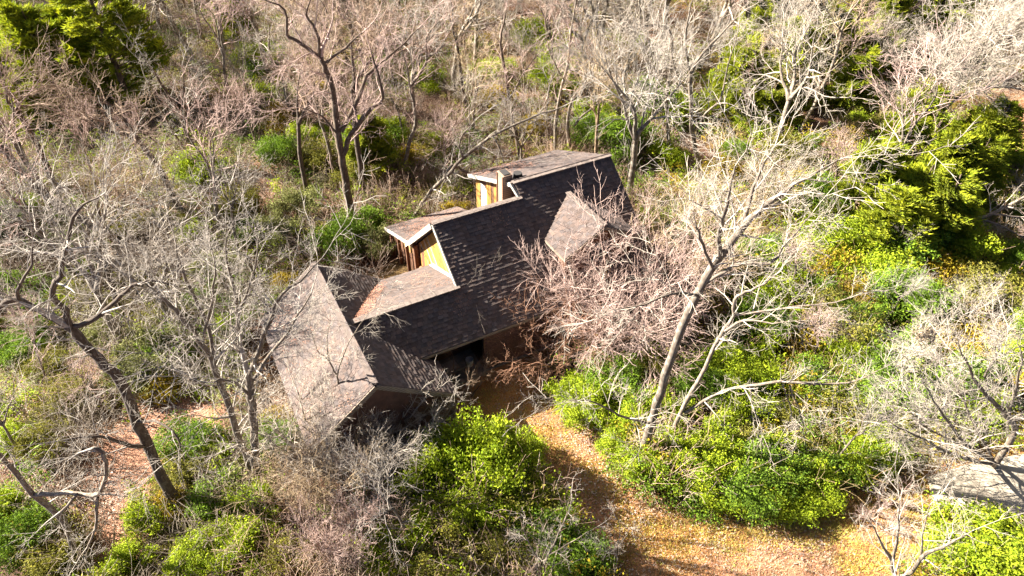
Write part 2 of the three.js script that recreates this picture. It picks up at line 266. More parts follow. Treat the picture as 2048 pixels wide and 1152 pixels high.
{ const w = part('window', box(4.83, 4.855, 2.2, 4.6, -4.82, -4.08), M.curtain, house); part('pane', box(4.80, 4.806, 2.25, 4.55, -4.78, -4.12), M.glass, w); part('window_frame', box(4.79, 4.83, 3.4, 3.46, -4.8, -4.1), M.white, w); part('window_frame', box(4.79, 4.83, 4.55, 4.63, -4.82, -4.08), M.white, w); }
part('wing_wall', box(10.1, 10.28, -0.6, 2.6, -5.4, 4.1), M.brick, house); part('wing_wall', slabX([[-0.65, 6.68], [4.1, 2.86], [4.1, 2.6], [-5.4, 2.6], [-5.4, 4.7]], 10.1, 0.18), M.brownWood, house); part('wing_wall', box(5.06, 10.08, -1.2, 4.55, -5.5, -5.35), M.brownWood, house);
const chim = part('chimney', box(4.32, 4.83, 3.4, 7.05, -1.78, -1.1), M.clad, house);
part('chimney_cap', box(4.4, 4.75, 7.052, 7.09, -1.7, -1.18), M.dark, chim); for (const z of [-1.74, -1.14]) part('corner_trim', box(4.28, 4.318, 3.5, 7.0, z - 0.035, z + 0.035), M.brownWood, chim);
part('vent_hood', (() => { const g = new THREE.CylinderGeometry(0.22, 0.28, 0.3, 12); g.translate(5.35, 6.65, -1.5); return g; })(), M.dark, house);
// dormer walls
part('dormer_wall', slabZ([[5.3, 3.7], [5.3, 4.86], [7.2, 5.92], [9.1, 4.86], [9.1, 3.7]], 3.3, 0.12), M.brownWood, house);
part('dormer_wall', box(5.3, 5.4, 3.2, 4.85, 2.1, 3.29), M.brownWood, house); part('dormer_wall', box(9.0, 9.1, 3.2, 4.85, 2.1, 3.29), M.brownWood, house);
{ const w = part('window', box(6.5, 7.9, 3.9, 4.9, 3.43, 3.46), M.dark, house); part('window_frame', box(6.42, 7.98, 4.9, 4.98, 3.43, 3.5), M.white, w); part('window_frame', box(6.42, 7.98, 3.82, 3.9, 3.43, 3.5), M.white, w); part('pane', box(6.5, 7.9, 3.9, 4.9, 3.475, 3.48), M.glass, w); }
// brick walls with raised courses
function brickWall(x0, x1, y1, z0, z1, faces) {
  const w = part('brick_wall', box(x0, x1, -0.4, y1, z0, z1), M.brick, house), gs = [];
  for (let y = -0.3, r = 0; y < y1 - 0.08; y += 0.1, r++) {
    if (faces.includes('f')) for (let x = x0 + (r % 2) * 0.16; x < x1 - 0.05; x += 0.32) gs.push(box(x, Math.min(x + 0.3, x1), y, y + 0.08, z1 + 0.002, z1 + R(0.014, 0.024)));
    if (faces.includes('r')) for (let z = z0 + (r % 2) * 0.16; z < z1 - 0.05; z += 0.32) gs.push(box(x1 + 0.002, x1 + R(0.014, 0.024), y, y + 0.08, z, Math.min(z + 0.3, z1)));
    if (faces.includes('l')) for (let z = z0 + (r % 2) * 0.16; z < z1 - 0.05; z += 0.32) gs.push(box(x0 - R(0.014, 0.024), x0 - 0.002, y, y + 0.08, z, Math.min(z + 0.3, z1)));
  }
  if (gs.length) { const b = part('brick', mergeGeometries(gs), M.brickPale, w); b.userData.kind = 'stuff'; }
  return w;
}
brickWall(0.5, 10.1, 2.62, 3.9, 4.1, 'fl'); brickWall(-2.5, -2.3, 2.0, 4.2, 6.2, 'r'); brickWall(-8.2, -2.3, 2.05, 6.2, 6.4, 'f'); brickWall(-8.2, -8.0, 2.05, -1.8, 6.2, 'l'); brickWall(-8.0, -2.3, 2.05, -1.8, -1.6, '');
part('garage_gable', slabZ([[-8.2, 2.06], [-5.4, 4.3], [-2.3, 2.06]], 6.2, 0.2), M.brick, house); part('garage_gable', slabZ([[-8.2, 2.06], [-5.4, 4.3], [-2.3, 2.06]], -1.8, 0.2), M.brownWood, house);  // front gable takes the darker brick colour to stand in for its shade
brickWall(-2.3, 0.5, 2.7, 2.3, 2.5, 'f'); part('rear_wall', box(-2.3, 0.4, -0.3, 2.3, -1.5, -1.35), M.brownWood, house);
part('porch_floor', box(-2.28, 0.48, -0.2, 0.12, 2.52, 4.4), M.concrete, house);
for (let i = 0; i < 9; i++) { const g = new THREE.SphereGeometry(0.17, 10, 7); g.scale(1, 0.75, 1); g.translate(-2.16, 0.1 + i * 0.22, 6.28 + R(-0.03, 0.03)); part('corner_stone', g, stdm([0.30, 0.22, 0.17], { map: grainTex }), house); }
part('corner_stone', box(0.36, 0.52, -0.2, 0.3, 4.12, 4.26), M.concrete, house); part('plinth', box(0.5, 10.0, -0.35, 0.08, 4.14, 4.24), M.concrete, house);
{ const d = part('door', box(-1.5, -0.6, 0.13, 2.2, 2.53, 2.57), M.brownWood, house); part('handle', box(-0.74, -0.68, 1.05, 1.15, 2.575, 2.63), M.metal, d); }
// loose things around the house
const atHouse = (s, y, t) => { const [x, z] = fromHouse(s, t); return V(x, y, z); };
{ const b = thing('old_table', 'low grey table with a folded cloth in the dark porch', 'table', null, atHouse(-1.15, 0.12, 3.7)); b.rotation.y = HA + 0.1;
  part('table_top', box(-0.75, 0.75, 0.52, 0.58, -0.42, 0.42), M.concrete, b); for (const sx of [-1, 1]) for (const sz of [-1, 1]) part('leg', box(sx * 0.66 - 0.03, sx * 0.66 + 0.03, 0, 0.52, sz * 0.34 - 0.03, sz * 0.34 + 0.03), M.brownWood, b);
  part('cloth', box(-0.3, 0.35, 0.583, 0.68, -0.25, 0.25), stdm([0.4, 0.37, 0.33]), b); }
{ const b = thing('white_bucket', 'small white bucket standing in the dark porch', 'bucket', null, atHouse(-0.05, 0.12, 3.55));
  const g = new THREE.LatheGeometry([[0.001, 0], [0.15, 0], [0.19, 0.4], [0.2, 0.42], [0.18, 0.42], [0.14, 0.02], [0.001, 0.02]].map(([x, y]) => new THREE.Vector2(x, y)), 18); part('body', g, stdm([0.75, 0.77, 0.8], { roughness: 0.5 }), b);
  const h = new THREE.TorusGeometry(0.19, 0.008, 5, 16, Math.PI); h.translate(0, 0.4, 0); part('handle', h, M.metal, b); }
{ const b = thing('fallen_vent_pipe', 'white bent vent pipe lying on the leafy rear roof below the window', 'pipe', null, atHouse(4.0, 2.93 + 0.4 * (-4.9 + 3.62) + 0.22, -4.9)); b.rotation.y = HA;
  const c = new THREE.CylinderGeometry(0.2, 0.2, 0.55, 14); c.rotateZ(Math.PI / 2); part('body', c, stdm([0.78, 0.77, 0.75], { roughness: 0.5 }), b); const e = new THREE.CylinderGeometry(0.24, 0.24, 0.06, 14); e.rotateZ(Math.PI / 2); e.translate(-0.3, 0, 0); part('collar', e, M.white, b); }
{ const b = thing('broken_board', 'yellow broken board leaning at the foot of the wing wall', 'board', null, atHouse(4.45, 2.55, -4.5)); b.rotation.y = HA; part('plank', fixUv(new THREE.BoxGeometry(0.5, 0.16, 0.9).rotateX(0.4)), M.ochrePale, b); part('splinter', fixUv(new THREE.BoxGeometry(0.16, 0.06, 0.7).rotateX(0.4).translate(0.18, 0.1, 0.55)), M.ochre, b); }
// ---------------------------------------------------------------- woody plants: tubes grown into buffers
class Wood {
  constructor(fans) { this.p = []; this.n = []; this.u = []; this.i = []; this.fans = fans ? [] : null; }
  tube(pts, rad, sides) {
    const b0 = this.p.length / 3, N = pts.length; let t = pts[1].clone().sub(pts[0]).normalize(), s = Math.abs(t.y) < 0.9 ? V(0, 1, 0) : V(1, 0, 0); s.cross(t).normalize(); let len = 0;
    for (let k = 0; k < N; k++) {
      const tk = (k === 0 ? pts[1].clone().sub(pts[0]) : k === N - 1 ? pts[k].clone().sub(pts[k - 1]) : pts[k + 1].clone().sub(pts[k - 1])).normalize();
      s.addScaledVector(tk, -s.dot(tk)).normalize(); const w = new THREE.Vector3().crossVectors(tk, s); if (k) len += pts[k].distanceTo(pts[k - 1]);
      for (let j = 0; j < sides; j++) { const a = j / sides * Math.PI * 2, c = Math.cos(a), d = Math.sin(a), nx = s.x * c + w.x * d, ny = s.y * c + w.y * d, nz = s.z * c + w.z * d; this.p.push(pts[k].x + nx * rad[k], pts[k].y + ny * rad[k], pts[k].z + nz * rad[k]); this.n.push(nx, ny, nz); this.u.push(j / sides * 0.8, len * 0.6); }
    }
    for (let k = 0; k < N - 1; k++) for (let j = 0; j < sides; j++) { const a = b0 + k * sides + j, b = b0 + k * sides + (j + 1) % sides, c = a + sides, d = b + sides; this.i.push(a, b, c, b, d, c); }
  }
  geo() { const g = new THREE.BufferGeometry(); g.setAttribute('position', new THREE.Float32BufferAttribute(this.p, 3)); g.setAttribute('normal', new THREE.Float32BufferAttribute(this.n, 3)); g.setAttribute('uv', new THREE.Float32BufferAttribute(this.u, 2)); g.setIndex(this.i); return g; }
  get tris() { return this.i.length / 3; }
}
const UP = V(0, 1, 0);
const rv = () => V(R(-1, 1), R(-1, 1), R(-1, 1));
function sideDir(d, ang) { const a = rv(); a.addScaledVector(d, -a.dot(d)).normalize(); return d.clone().multiplyScalar(Math.cos(ang)).addScaledVector(a, Math.sin(ang)); }
// a crooked shoot with side shoots; W: buffers by level, o: {wob, trop, dens, max, min}
function shoot(W, p, d, len, r, lv, o) {
  if (W.fans && lv >= o.max) { W.fans.push([p.clone(), new THREE.Quaternion().setFromUnitVectors(UP, d).multiply(new THREE.Quaternion().setFromAxisAngle(UP, R(0, 6.28))), Math.max(0.5, Math.min(1.5, len * 1.7)) * (o.fan || 1), null]); return; }
  const n = Math.max(2, Math.min(lv >= o.max ? 3 : 7, Math.round(len / (lv >= o.max ? 0.4 : 0.45)))), pts = [p.clone()], rad = [r], dirs = [d.clone()]; let q = p.clone(), e = d.clone();
  for (let k = 1; k <= n; k++) { e.addScaledVector(rv(), o.wob).addScaledVector(UP, o.trop).normalize(); q = q.clone().addScaledVector(e, len / n); pts.push(q); rad.push(Math.max(o.min * 0.7, r * (1 - 0.72 * k / n))); dirs.push(e.clone()); }
  W.tube(pts, rad, r > 0.07 ? 6 : r > 0.03 ? 5 : r > 0.016 ? 4 : 3);
  if (lv >= o.max) return;
  const c = Math.max(2, Math.round(len * o.dens[lv]));
  for (let k = 0; k < c; k++) { const t = 0.18 + 0.82 * (k + rnd() * 0.9) / c, x = Math.min(n - 0.001, t * n), i = Math.floor(x), f = x - i; const a = pts[i].clone().lerp(pts[i + 1], f), ra = rad[i] + (rad[i + 1] - rad[i]) * f; shoot(W, a, sideDir(dirs[i], R(0.45, 1.15)), len * R(0.38, 0.68) * (1.1 - 0.45 * t), Math.max(o.min, ra * R(0.45, 0.7)), lv + 1, o); }
  shoot(W, pts[n], sideDir(dirs[n], R(0.1, 0.5)), len * R(0.4, 0.6), Math.max(o.min, rad[n] * 0.9), lv + 1, o);
}
const tmpM = new THREE.Matrix4(), tmpQ = new THREE.Quaternion(), tmpE = new THREE.Euler(), tmpC = new THREE.Color();
function instanced(geo, mat, list) { // list of [position, euler or quaternion, scale, rgb]
  const m = new THREE.InstancedMesh(geo, mat, list.length); list.forEach(([p, e, s, c], i) => { if (e.isQuaternion) tmpQ.copy(e); else tmpQ.setFromEuler(tmpE.set(...e)); m.setMatrixAt(i, tmpM.compose(p, tmpQ, typeof s === 'number' ? V(s, s, s) : s)); if (c) m.setColorAt(i, tmpC.setRGB(c[0] * K, c[1] * K, c[2] * K)); }); m.instanceMatrix.needsUpdate = true; return shade(m);
}
const FANS = [0, 1, 2, 3].map((k) => { reseed(61 + k); const W = new Wood(), o = { wob: 0.3, trop: 0.02, dens: [0, 0, 4 + k % 2, 3], max: 3, min: 0.009 }; shoot(W, V(0, 0, 0), V(0, 1, 0), 1, 0.013, 2, o); return W.geo(); });
let fanTurn = 0;
function twigsOf(W, mat, g) { if (!W.fans.length) return; const f = instanced(FANS[fanTurn++ % 4], mat, W.fans); f.name = 'twigs'; f.userData.kind = 'stuff'; g.add(f); }
const bark = (rgb) => stdm(rgb, { map: barkTex, roughness: 0.95 });
const BARK = { grey: bark([0.42, 0.37, 0.32]), pale: bark([0.56, 0.49, 0.42]), brown: bark([0.34, 0.26, 0.20]), dark: bark([0.23, 0.18, 0.145]), white: bark([0.60, 0.54, 0.47]), tan: bark([0.52, 0.39, 0.26]) };
const TWIG = { grey: stdm([0.46, 0.40, 0.335]), pale: stdm([0.55, 0.47, 0.38]), pink: stdm([0.58, 0.41, 0.345]), tan: stdm([0.57, 0.42, 0.25]), brown: stdm([0.34, 0.23, 0.15]), rust: stdm([0.42, 0.22, 0.13]), dark: stdm([0.24, 0.18, 0.13]) };

// generic bare tree: trunk, two to four limbs, crown of finer branches
function makeTree(sd, h, r, o, barkM, twigM, forks) {
  reseed(sd); const g = new THREE.Group(), T = new Wood(), crown = new Wood(true), fh = h * R(0.34, 0.55); let q = V(0, -0.4, 0), e = V(R(-0.16, 0.16), 1, R(-0.16, 0.16)).normalize(); const pts = [q.clone()], rad = [r * 1.25], n = 6;
  for (let k = 1; k <= n; k++) { e.addScaledVector(rv(), 0.1).addScaledVector(UP, 0.03).normalize(); q = q.clone().addScaledVector(e, (fh + 0.4) / n); pts.push(q); rad.push(r * (1.05 - 0.35 * k / n)); }
  T.tube(pts, rad, 8); part('trunk', T.geo(), barkM, g);
  for (let f = 0; f < forks; f++) {
    const L = new Wood(), d = sideDir(e, R(0.15, 0.5)), len = (h - fh) * R(0.6, 0.85), m = 7, lp = [q.clone().addScaledVector(e, -0.1)], lr = [r]; let p = lp[0].clone(), dd = d.clone(); const ds = [dd.clone()];
    for (let k = 1; k <= m; k++) { dd.addScaledVector(rv(), o.wob * 1.1).addScaledVector(UP, 0.06).normalize(); p = p.clone().addScaledVector(dd, len / m); lp.push(p); lr.push(Math.max(0.02, r * 0.62 * (1 - 0.85 * k / m))); ds.push(dd.clone()); }
    L.tube(lp, lr, 6); part('limb', L.geo(), barkM, g);
    for (let k = 0; k < o.nb; k++) { const x = Math.min(m - 0.01, (0.15 + 0.85 * (k + rnd()) / o.nb) * m), i = Math.floor(x), a = lp[i].clone().lerp(lp[i + 1], x - i); shoot(crown, a, sideDir(ds[i], R(0.5, 1.15)), R(0.18, 0.32) * h * (1.15 - 0.6 * x / m), Math.max(0.02, lr[i] * 0.55), 1, o); }
    shoot(crown, p, dd, 0.16 * h, lr[m], 1, o);
  }
  for (let k = 0; k < 3; k++) { const i = 2 + (k % 4); shoot(crown, pts[i], sideDir(UP, R(0.8, 1.3)), h * R(0.08, 0.18), 0.03, 2, o); }
  part('crown', crown.geo(), twigM, g); twigsOf(crown, twigM, g);
  return g;
}
const OT = { wob: 0.26, trop: 0.03, dens: [0, 1.6, 1.6, 3], max: 3, min: 0.012, nb: 5 };
const OTF = { wob: 0.26, trop: 0.03, dens: [0, 1.4, 1.4, 3], max: 3, min: 0.018, nb: 6 };
const kinds = [
  ['slender grey', makeTree(101, 12, 0.24, OTF, BARK.white, TWIG.grey, 3)], ['pinkish twigged', makeTree(102, 11, 0.2, OTF, BARK.white, TWIG.pink, 3)], ['wide pale', makeTree(103, 10.5, 0.23, OTF, BARK.white, TWIG.pale, 4)],
  ['dark stemmed', makeTree(104, 11.5, 0.19, OTF, BARK.dark, TWIG.brown, 2)], ['rosy twigged', makeTree(105, 10, 0.15, OTF, BARK.grey, TWIG.pink, 3)], ['tan twigged', makeTree(106, 9.5, 0.15, OTF, BARK.tan, TWIG.tan, 3)],
  ['small grey', makeTree(107, 6.5, 0.08, OT, BARK.grey, TWIG.grey, 3)], ['small pale', makeTree(108, 6, 0.08, OT, BARK.pale, TWIG.pale, 3)], ['small brown', makeTree(109, 5.5, 0.07, OT, BARK.brown, TWIG.pink, 4)],
];
function placeTree(k, x, z, sc, turn, zone, group, sy = 1, name = 'bare_tree') {
  const o = kinds[k][1].clone(); o.name = numbered(name); o.position.set(x, gy(x, z), z); o.rotation.set(R(-0.08, 0.08), turn, R(-0.1, 0.1)); o.scale.set(sc, sc * sy, sc); tag(o, kinds[k][0] + ' bare tree ' + zone, 'tree', kinds[k][0] + ' trees ' + group); scene.add(o); return o;
}

// trees traced limb by limb: [px, py, radius, metres nearer]
const ray2 = (base, [u, v, r, dz = 0]) => [onDepth(u, v, base.z + dz), r];
const keepOut = [];
function hero(name, label, base, limbs, barkM, twigM, o, group) {
  const b = ground(base[0], base[1]), rs = o.rs ?? (b.z > -25 ? 0.72 : 0.95); keepOut.push([b.x, b.z, o.keep ?? 3]); const g = thing(name, label, 'tree', group, b), crown = new Wood(true); const N = limbs.length;
  limbs.forEach((L, li) => {
    let P = L.map((q) => ray2(b, q)).map(([q, r]) => [q, r * rs]); if (li === 0) P.unshift([b.clone().add(V(0, -0.4, 0)), P[0][1] * 1.3]);
    const c = new THREE.CatmullRomCurve3(P.map((q) => q[0].clone().sub(b)), false, 'centripetal'), m = (P.length - 1) * 3, pts = [], rad = [];
    for (let k = 0; k <= m; k++) { const t = k / m; pts.push(c.getPoint(t).addScaledVector(rv(), 0.04)); const x = t * (P.length - 1), i = Math.min(P.length - 2, Math.floor(x)); rad.push((P[i][1] + (P[i + 1][1] - P[i][1]) * (x - i)) * R(0.93, 1.07)); }
    const W = new Wood(); W.tube(pts, rad, P[0][1] > 0.12 ? 9 : 7); part(li === 0 ? 'trunk' : 'limb', W.geo(), barkM, g);
    let acc = 0; const start = li === 0 ? o.from ?? 0.35 : 0.12;
    for (let k = 1; k <= m; k++) {
      const seg = pts[k].distanceTo(pts[k - 1]); if (k / m < start) continue; acc += seg * o.side;
      while (acc > rnd()) { acc -= 1; const d = pts[k].clone().sub(pts[k - 1]).normalize(); shoot(crown, pts[k - 1].clone().lerp(pts[k], rnd()), sideDir(d, R(0.5, 1.2)), R(0.5, 1) * o.len * (1.15 - 0.5 * k / m), Math.max(o.min, Math.min(rad[k] * 0.5, 0.045)), 1, o); }
    }
    shoot(crown, pts[m], pts[m].clone().sub(pts[m - 1]).normalize(), o.len * 0.9, Math.max(o.min, rad[m] * 0.9), 1, o);
  });
  part('crown', crown.geo(), twigM, g); twigsOf(crown, twigM, g); return g;
}
const OH = { wob: 0.24, trop: 0.02, dens: [0, 1.8, 1.8, 3], max: 3, min: 0.011, side: 1.7, len: 2.0 };
reseed(301);
hero('old_leaning_tree', 'tallest leaning tree, thick pale trunk rising from bright green bushes beside the path', [1282, 915], [
  [[1300, 860, 0.29], [1322, 780, 0.28], [1355, 680, 0.26], [1390, 600, 0.25], [1425, 535, 0.24], [1458, 490, 0.23], [1500, 440, 0.19], [1545, 400, 0.15], [1590, 370, 0.1], [1640, 340, 0.06], [1690, 315, 0.03]],
  [[1438, 520, 0.15], [1440, 460, 0.13, 0.4], [1450, 420, 0.1, 0.8], [1462, 370, 0.07, 1], [1470, 330, 0.04, 1.2]],
  [[1480, 465, 0.14], [1500, 400, 0.11, -0.5], [1520, 340, 0.07, -0.9], [1550, 290, 0.04, -1]],
  [[1425, 540, 0.1], [1405, 490, 0.08, 0.5], [1392, 455, 0.05, 0.9]],
  [[1402, 590, 0.1], [1340, 588, 0.07, 0.8], [1290, 608, 0.05, 1.3], [1230, 618, 0.02, 1.6]],
  [[1412, 565, 0.11], [1450, 541, 0.1, 0.4], [1500, 525, 0.085, 0.8], [1540, 525, 0.07, 1], [1580, 480, 0.05, 1], [1622, 430, 0.02, 1]],
  [[1310, 850, 0.08], [1240, 832, 0.07, 1], [1190, 805, 0.05, 1.5], [1130, 798, 0.02, 2]]], BARK.grey, TWIG.pale, { ...OH, from: 0.45, rs: 0.6 });
hero('crooked_tree', 'crooked thinner tree with long horizontal dead limbs, right beside the tallest leaning trunk', [1340, 890], [
  [[1350, 850, 0.17], [1385, 780, 0.16], [1410, 735, 0.15], [1440, 670, 0.13], [1465, 630, 0.11], [1475, 592, 0.1], [1500, 580, 0.09], [1540, 560, 0.06], [1590, 500, 0.03]],
  [[1445, 665, 0.1], [1490, 640, 0.085, 0.5], [1545, 648, 0.05, 0.9], [1600, 640, 0.02, 1.2]],
  [[1465, 632, 0.09], [1560, 617, 0.075, 0.5], [1640, 610, 0.05, 0.8], [1730, 588, 0.02, 1]],
  [[1368, 825, 0.13], [1430, 790, 0.12, 0.3], [1500, 772, 0.11, 0.6], [1560, 765, 0.1, 0.8], [1650, 770, 0.075, 1], [1715, 762, 0.05, 1], [1770, 735, 0.02, 1]],
  [[1568, 768, 0.06, 0.8], [1582, 830, 0.045, 1], [1562, 872, 0.02, 1.2]], [[1580, 770, 0.06, 0.8], [1602, 830, 0.045, 1], [1612, 885, 0.02, 1.2]], [[1500, 772, 0.06, 0.6], [1505, 810, 0.03, 1]]], BARK.pale, TWIG.pale, { ...OH, len: 1.5, rs: 0.56 });
hero('forked_tree', 'many-forked grey tree standing before the left end of the garage roof', [512, 968], [
  [[508, 900, 0.22], [506, 830, 0.21], [500, 780, 0.2], [496, 748, 0.18]],
  [[498, 752, 0.12], [520, 690, 0.11, 0.3], [545, 630, 0.1, 0.4], [556, 600, 0.08, 0.4], [600, 560, 0.05, 0.3], [645, 515, 0.025]],
  [[497, 755, 0.11], [480, 690, 0.1, -0.3], [470, 600, 0.08, -0.5], [455, 520, 0.05, -0.6], [450, 445, 0.025, -0.6]],
  [[500, 770, 0.11], [540, 710, 0.08, -0.6], [585, 650, 0.06, -0.9], [620, 590, 0.03, -1]],
  [[508, 955, 0.18], [482, 885, 0.17], [460, 820, 0.16, 0.3], [430, 740, 0.14, 0.4], [400, 680, 0.12, 0.5], [360, 632, 0.1, 0.5], [330, 600, 0.07, 0.5], [295, 570, 0.03, 0.5]],
  [[430, 742, 0.1, 0.4], [415, 650, 0.09, 0], [372, 560, 0.07, -0.3], [350, 490, 0.03, -0.5]],
  [[474, 640, 0.07, -0.4], [505, 560, 0.05, 0], [520, 480, 0.025, 0.3]], [[405, 690, 0.07, 0.5], [425, 600, 0.06, 0.9], [430, 520, 0.03, 1.2]],
  [[500, 790, 0.08], [455, 760, 0.06, 0.8], [410, 765, 0.03, 1.2]]], BARK.grey, TWIG.grey, { ...OH, from: 0.6, len: 1.9 });
hero('dark_leaning_tree', 'dark leaning trunk with twisting grey limbs over the small bare clearing', [352, 1015], [
  [[332, 970, 0.28], [302, 905, 0.27], [276, 850, 0.26], [255, 790, 0.25], [225, 745, 0.24], [180, 700, 0.21], [140, 652, 0.19]],
  [[142, 655, 0.17], [95, 632, 0.15], [50, 606, 0.14], [20, 600, 0.13], [0, 615, 0.12], [-40, 640, 0.08]],
  [[142, 655, 0.14], [132, 622, 0.13], [102, 590, 0.12, 0.3], [120, 550, 0.11, 0.4], [130, 500, 0.09, 0.4], [145, 450, 0.07, 0.4], [165, 410, 0.05, 0.4], [205, 390, 0.025, 0.4]],
  [[146, 655, 0.13], [182, 640, 0.12], [222, 610, 0.1, -0.3], [252, 580, 0.085, -0.4], [300, 560, 0.06, -0.5], [355, 572, 0.025, -0.6]],
  [[45, 606, 0.08], [34, 580, 0.07, 0.3], [60, 540, 0.055, 0.4], [66, 495, 0.03, 0.4]],
  [[292, 890, 0.11], [262, 893, 0.1, 0.6], [200, 872, 0.07, 1.2], [140, 880, 0.04, 1.6]], [[270, 840, 0.08], [330, 850, 0.06, 0.8], [360, 890, 0.04, 1.3], [350, 915, 0.02, 1.6]]], BARK.dark, TWIG.grey, { ...OH, from: 0.7, len: 1.7, side: 1.3 });
hero('broken_limbed_tree', 'low grey tree with an upturned broken white limb near the bottom corner', [150, 1120], [
  [[128, 1040, 0.15], [82, 1002, 0.14], [32, 948, 0.12], [0, 912, 0.1], [-40, 880, 0.06]],
  [[62, 992, 0.12], [130, 986, 0.11, 0.3], [190, 991, 0.1, 0.6], [211, 962, 0.09, 0.8], [212, 922, 0.085, 0.8], [201, 902, 0.085, 0.8], [180, 897, 0.08, 0.8]],
  [[158, 988, 0.08, 0.5], [122, 1026, 0.06, 1]], [[196, 996, 0.07, 0.6], [190, 1060, 0.06, 1], [165, 1112, 0.03, 1.3]]], BARK.pale, TWIG.grey, { ...OH, len: 1.0, side: 1.1 });
hero('spreading_tree', 'tall spreading tree with dark trunk just behind the gable, crown reaching the frame top', [708, 464], [
  [[701, 420, 0.27], [691, 360, 0.25], [683, 310, 0.23], [673, 250, 0.2], [665, 180, 0.18], [652, 140, 0.16], [641, 112, 0.13]],
  [[642, 115, 0.11], [600, 86, 0.1], [575, 70, 0.08], [570, 20, 0.06], [528, -2, 0.03]], [[641, 115, 0.09], [632, 60, 0.08, 0.5], [611, 30, 0.06, 0.8], [625, -10, 0.03, 1]], [[650, 125, 0.09], [690, 96, 0.075, -0.4], [725, 66, 0.04, -0.7]],
  [[686, 312, 0.16], [702, 270, 0.14], [740, 220, 0.12, 0.3], [765, 195, 0.1, 0.4], [756, 150, 0.07, 0.5], [742, 98, 0.03, 0.6]],
  [[681, 262, 0.14], [710, 212, 0.13, -0.4], [735, 150, 0.1, -0.6], [762, 124, 0.085, -0.7], [800, 95, 0.06, -0.8], [835, 58, 0.03, -0.9]],
  [[676, 270, 0.07], [640, 230, 0.05, 0.6], [600, 215, 0.03, 1]]], BARK.brown, TWIG.pink, { ...OH, from: 0.5, len: 2.4, side: 1.6, min: 0.012 });
hero('twin_stem_tree', 'twin dark stems leaning away at the edge of the pale grassy gap', [392, 328], [
  [[375, 270, 0.16], [355, 220, 0.13], [330, 180, 0.1], [305, 140, 0.06], [285, 112, 0.03]], [[373, 258, 0.1], [368, 190, 0.08, 0.4], [365, 130, 0.04, 0.6]], [[388, 322, 0.11], [360, 285, 0.1], [320, 215, 0.07], [298, 165, 0.03]]], BARK.brown, TWIG.grey, { ...OH, len: 1.6, min: 0.012 });
hero('toppled_trunk', 'thick grey toppled trunk slanting through the brush at the frame edge', [258, 494], [
  [[230, 476, 0.27], [180, 446, 0.26], [130, 416, 0.25], [86, 386, 0.23], [50, 350, 0.21], [15, 308, 0.18], [-25, 275, 0.12]], [[86, 386, 0.1], [70, 330, 0.07, 0.5], [90, 290, 0.03, 0.8]], [[180, 446, 0.08], [170, 490, 0.05, 0.8]]], BARK.grey, TWIG.grey, { ...OH, len: 1.3, side: 0.8 });
hero('winding_tree', 'winding pale tree behind the rear roof, next to the spreading dark-trunked tree', [802, 356], [
  [[812, 325, 0.15], [818, 290, 0.14], [830, 250, 0.13], [829, 205, 0.12], [821, 176, 0.11], [838, 150, 0.1], [853, 121, 0.085], [853, 75, 0.06], [882, 40, 0.03]], [[820, 178, 0.07], [812, 130, 0.05, 0.4], [800, 90, 0.03, 0.6]], [[852, 118, 0.06], [880, 95, 0.04, 0.4], [900, 60, 0.02, 0.6]]], BARK.grey, TWIG.pink, { ...OH, len: 1.8, min: 0.012 });
hero('dead_leaning_tree', 'dead grey tree slumped towards the tall wing, its limb resting on the roof corner', [822, 436], [
  [[845, 405, 0.13], [862, 384, 0.13], [895, 350, 0.12], [925, 318, 0.11], [985, 272, 0.085], [1060, 236, 0.06], [1125, 214, 0.03]],
  [[890, 352, 0.11], [905, 330, 0.1, -0.3], [932, 345, 0.1, -0.6], [962, 353, 0.08, -0.8], [1000, 350, 0.04, -1]], [[925, 318, 0.07], [920, 280, 0.05, 0.4], [950, 240, 0.03, 0.6]], [[895, 350, 0.07], [870, 400, 0.04, 0.6], [860, 440, 0.02, 0.8]], [[985, 272, 0.06], [1000, 300, 0.04, 0.5], [1010, 340, 0.02, 0.7]]], BARK.grey, TWIG.grey, { ...OH, len: 1.8, trop: -0.04, from: 0.2, side: 1.9, min: 0.012 });
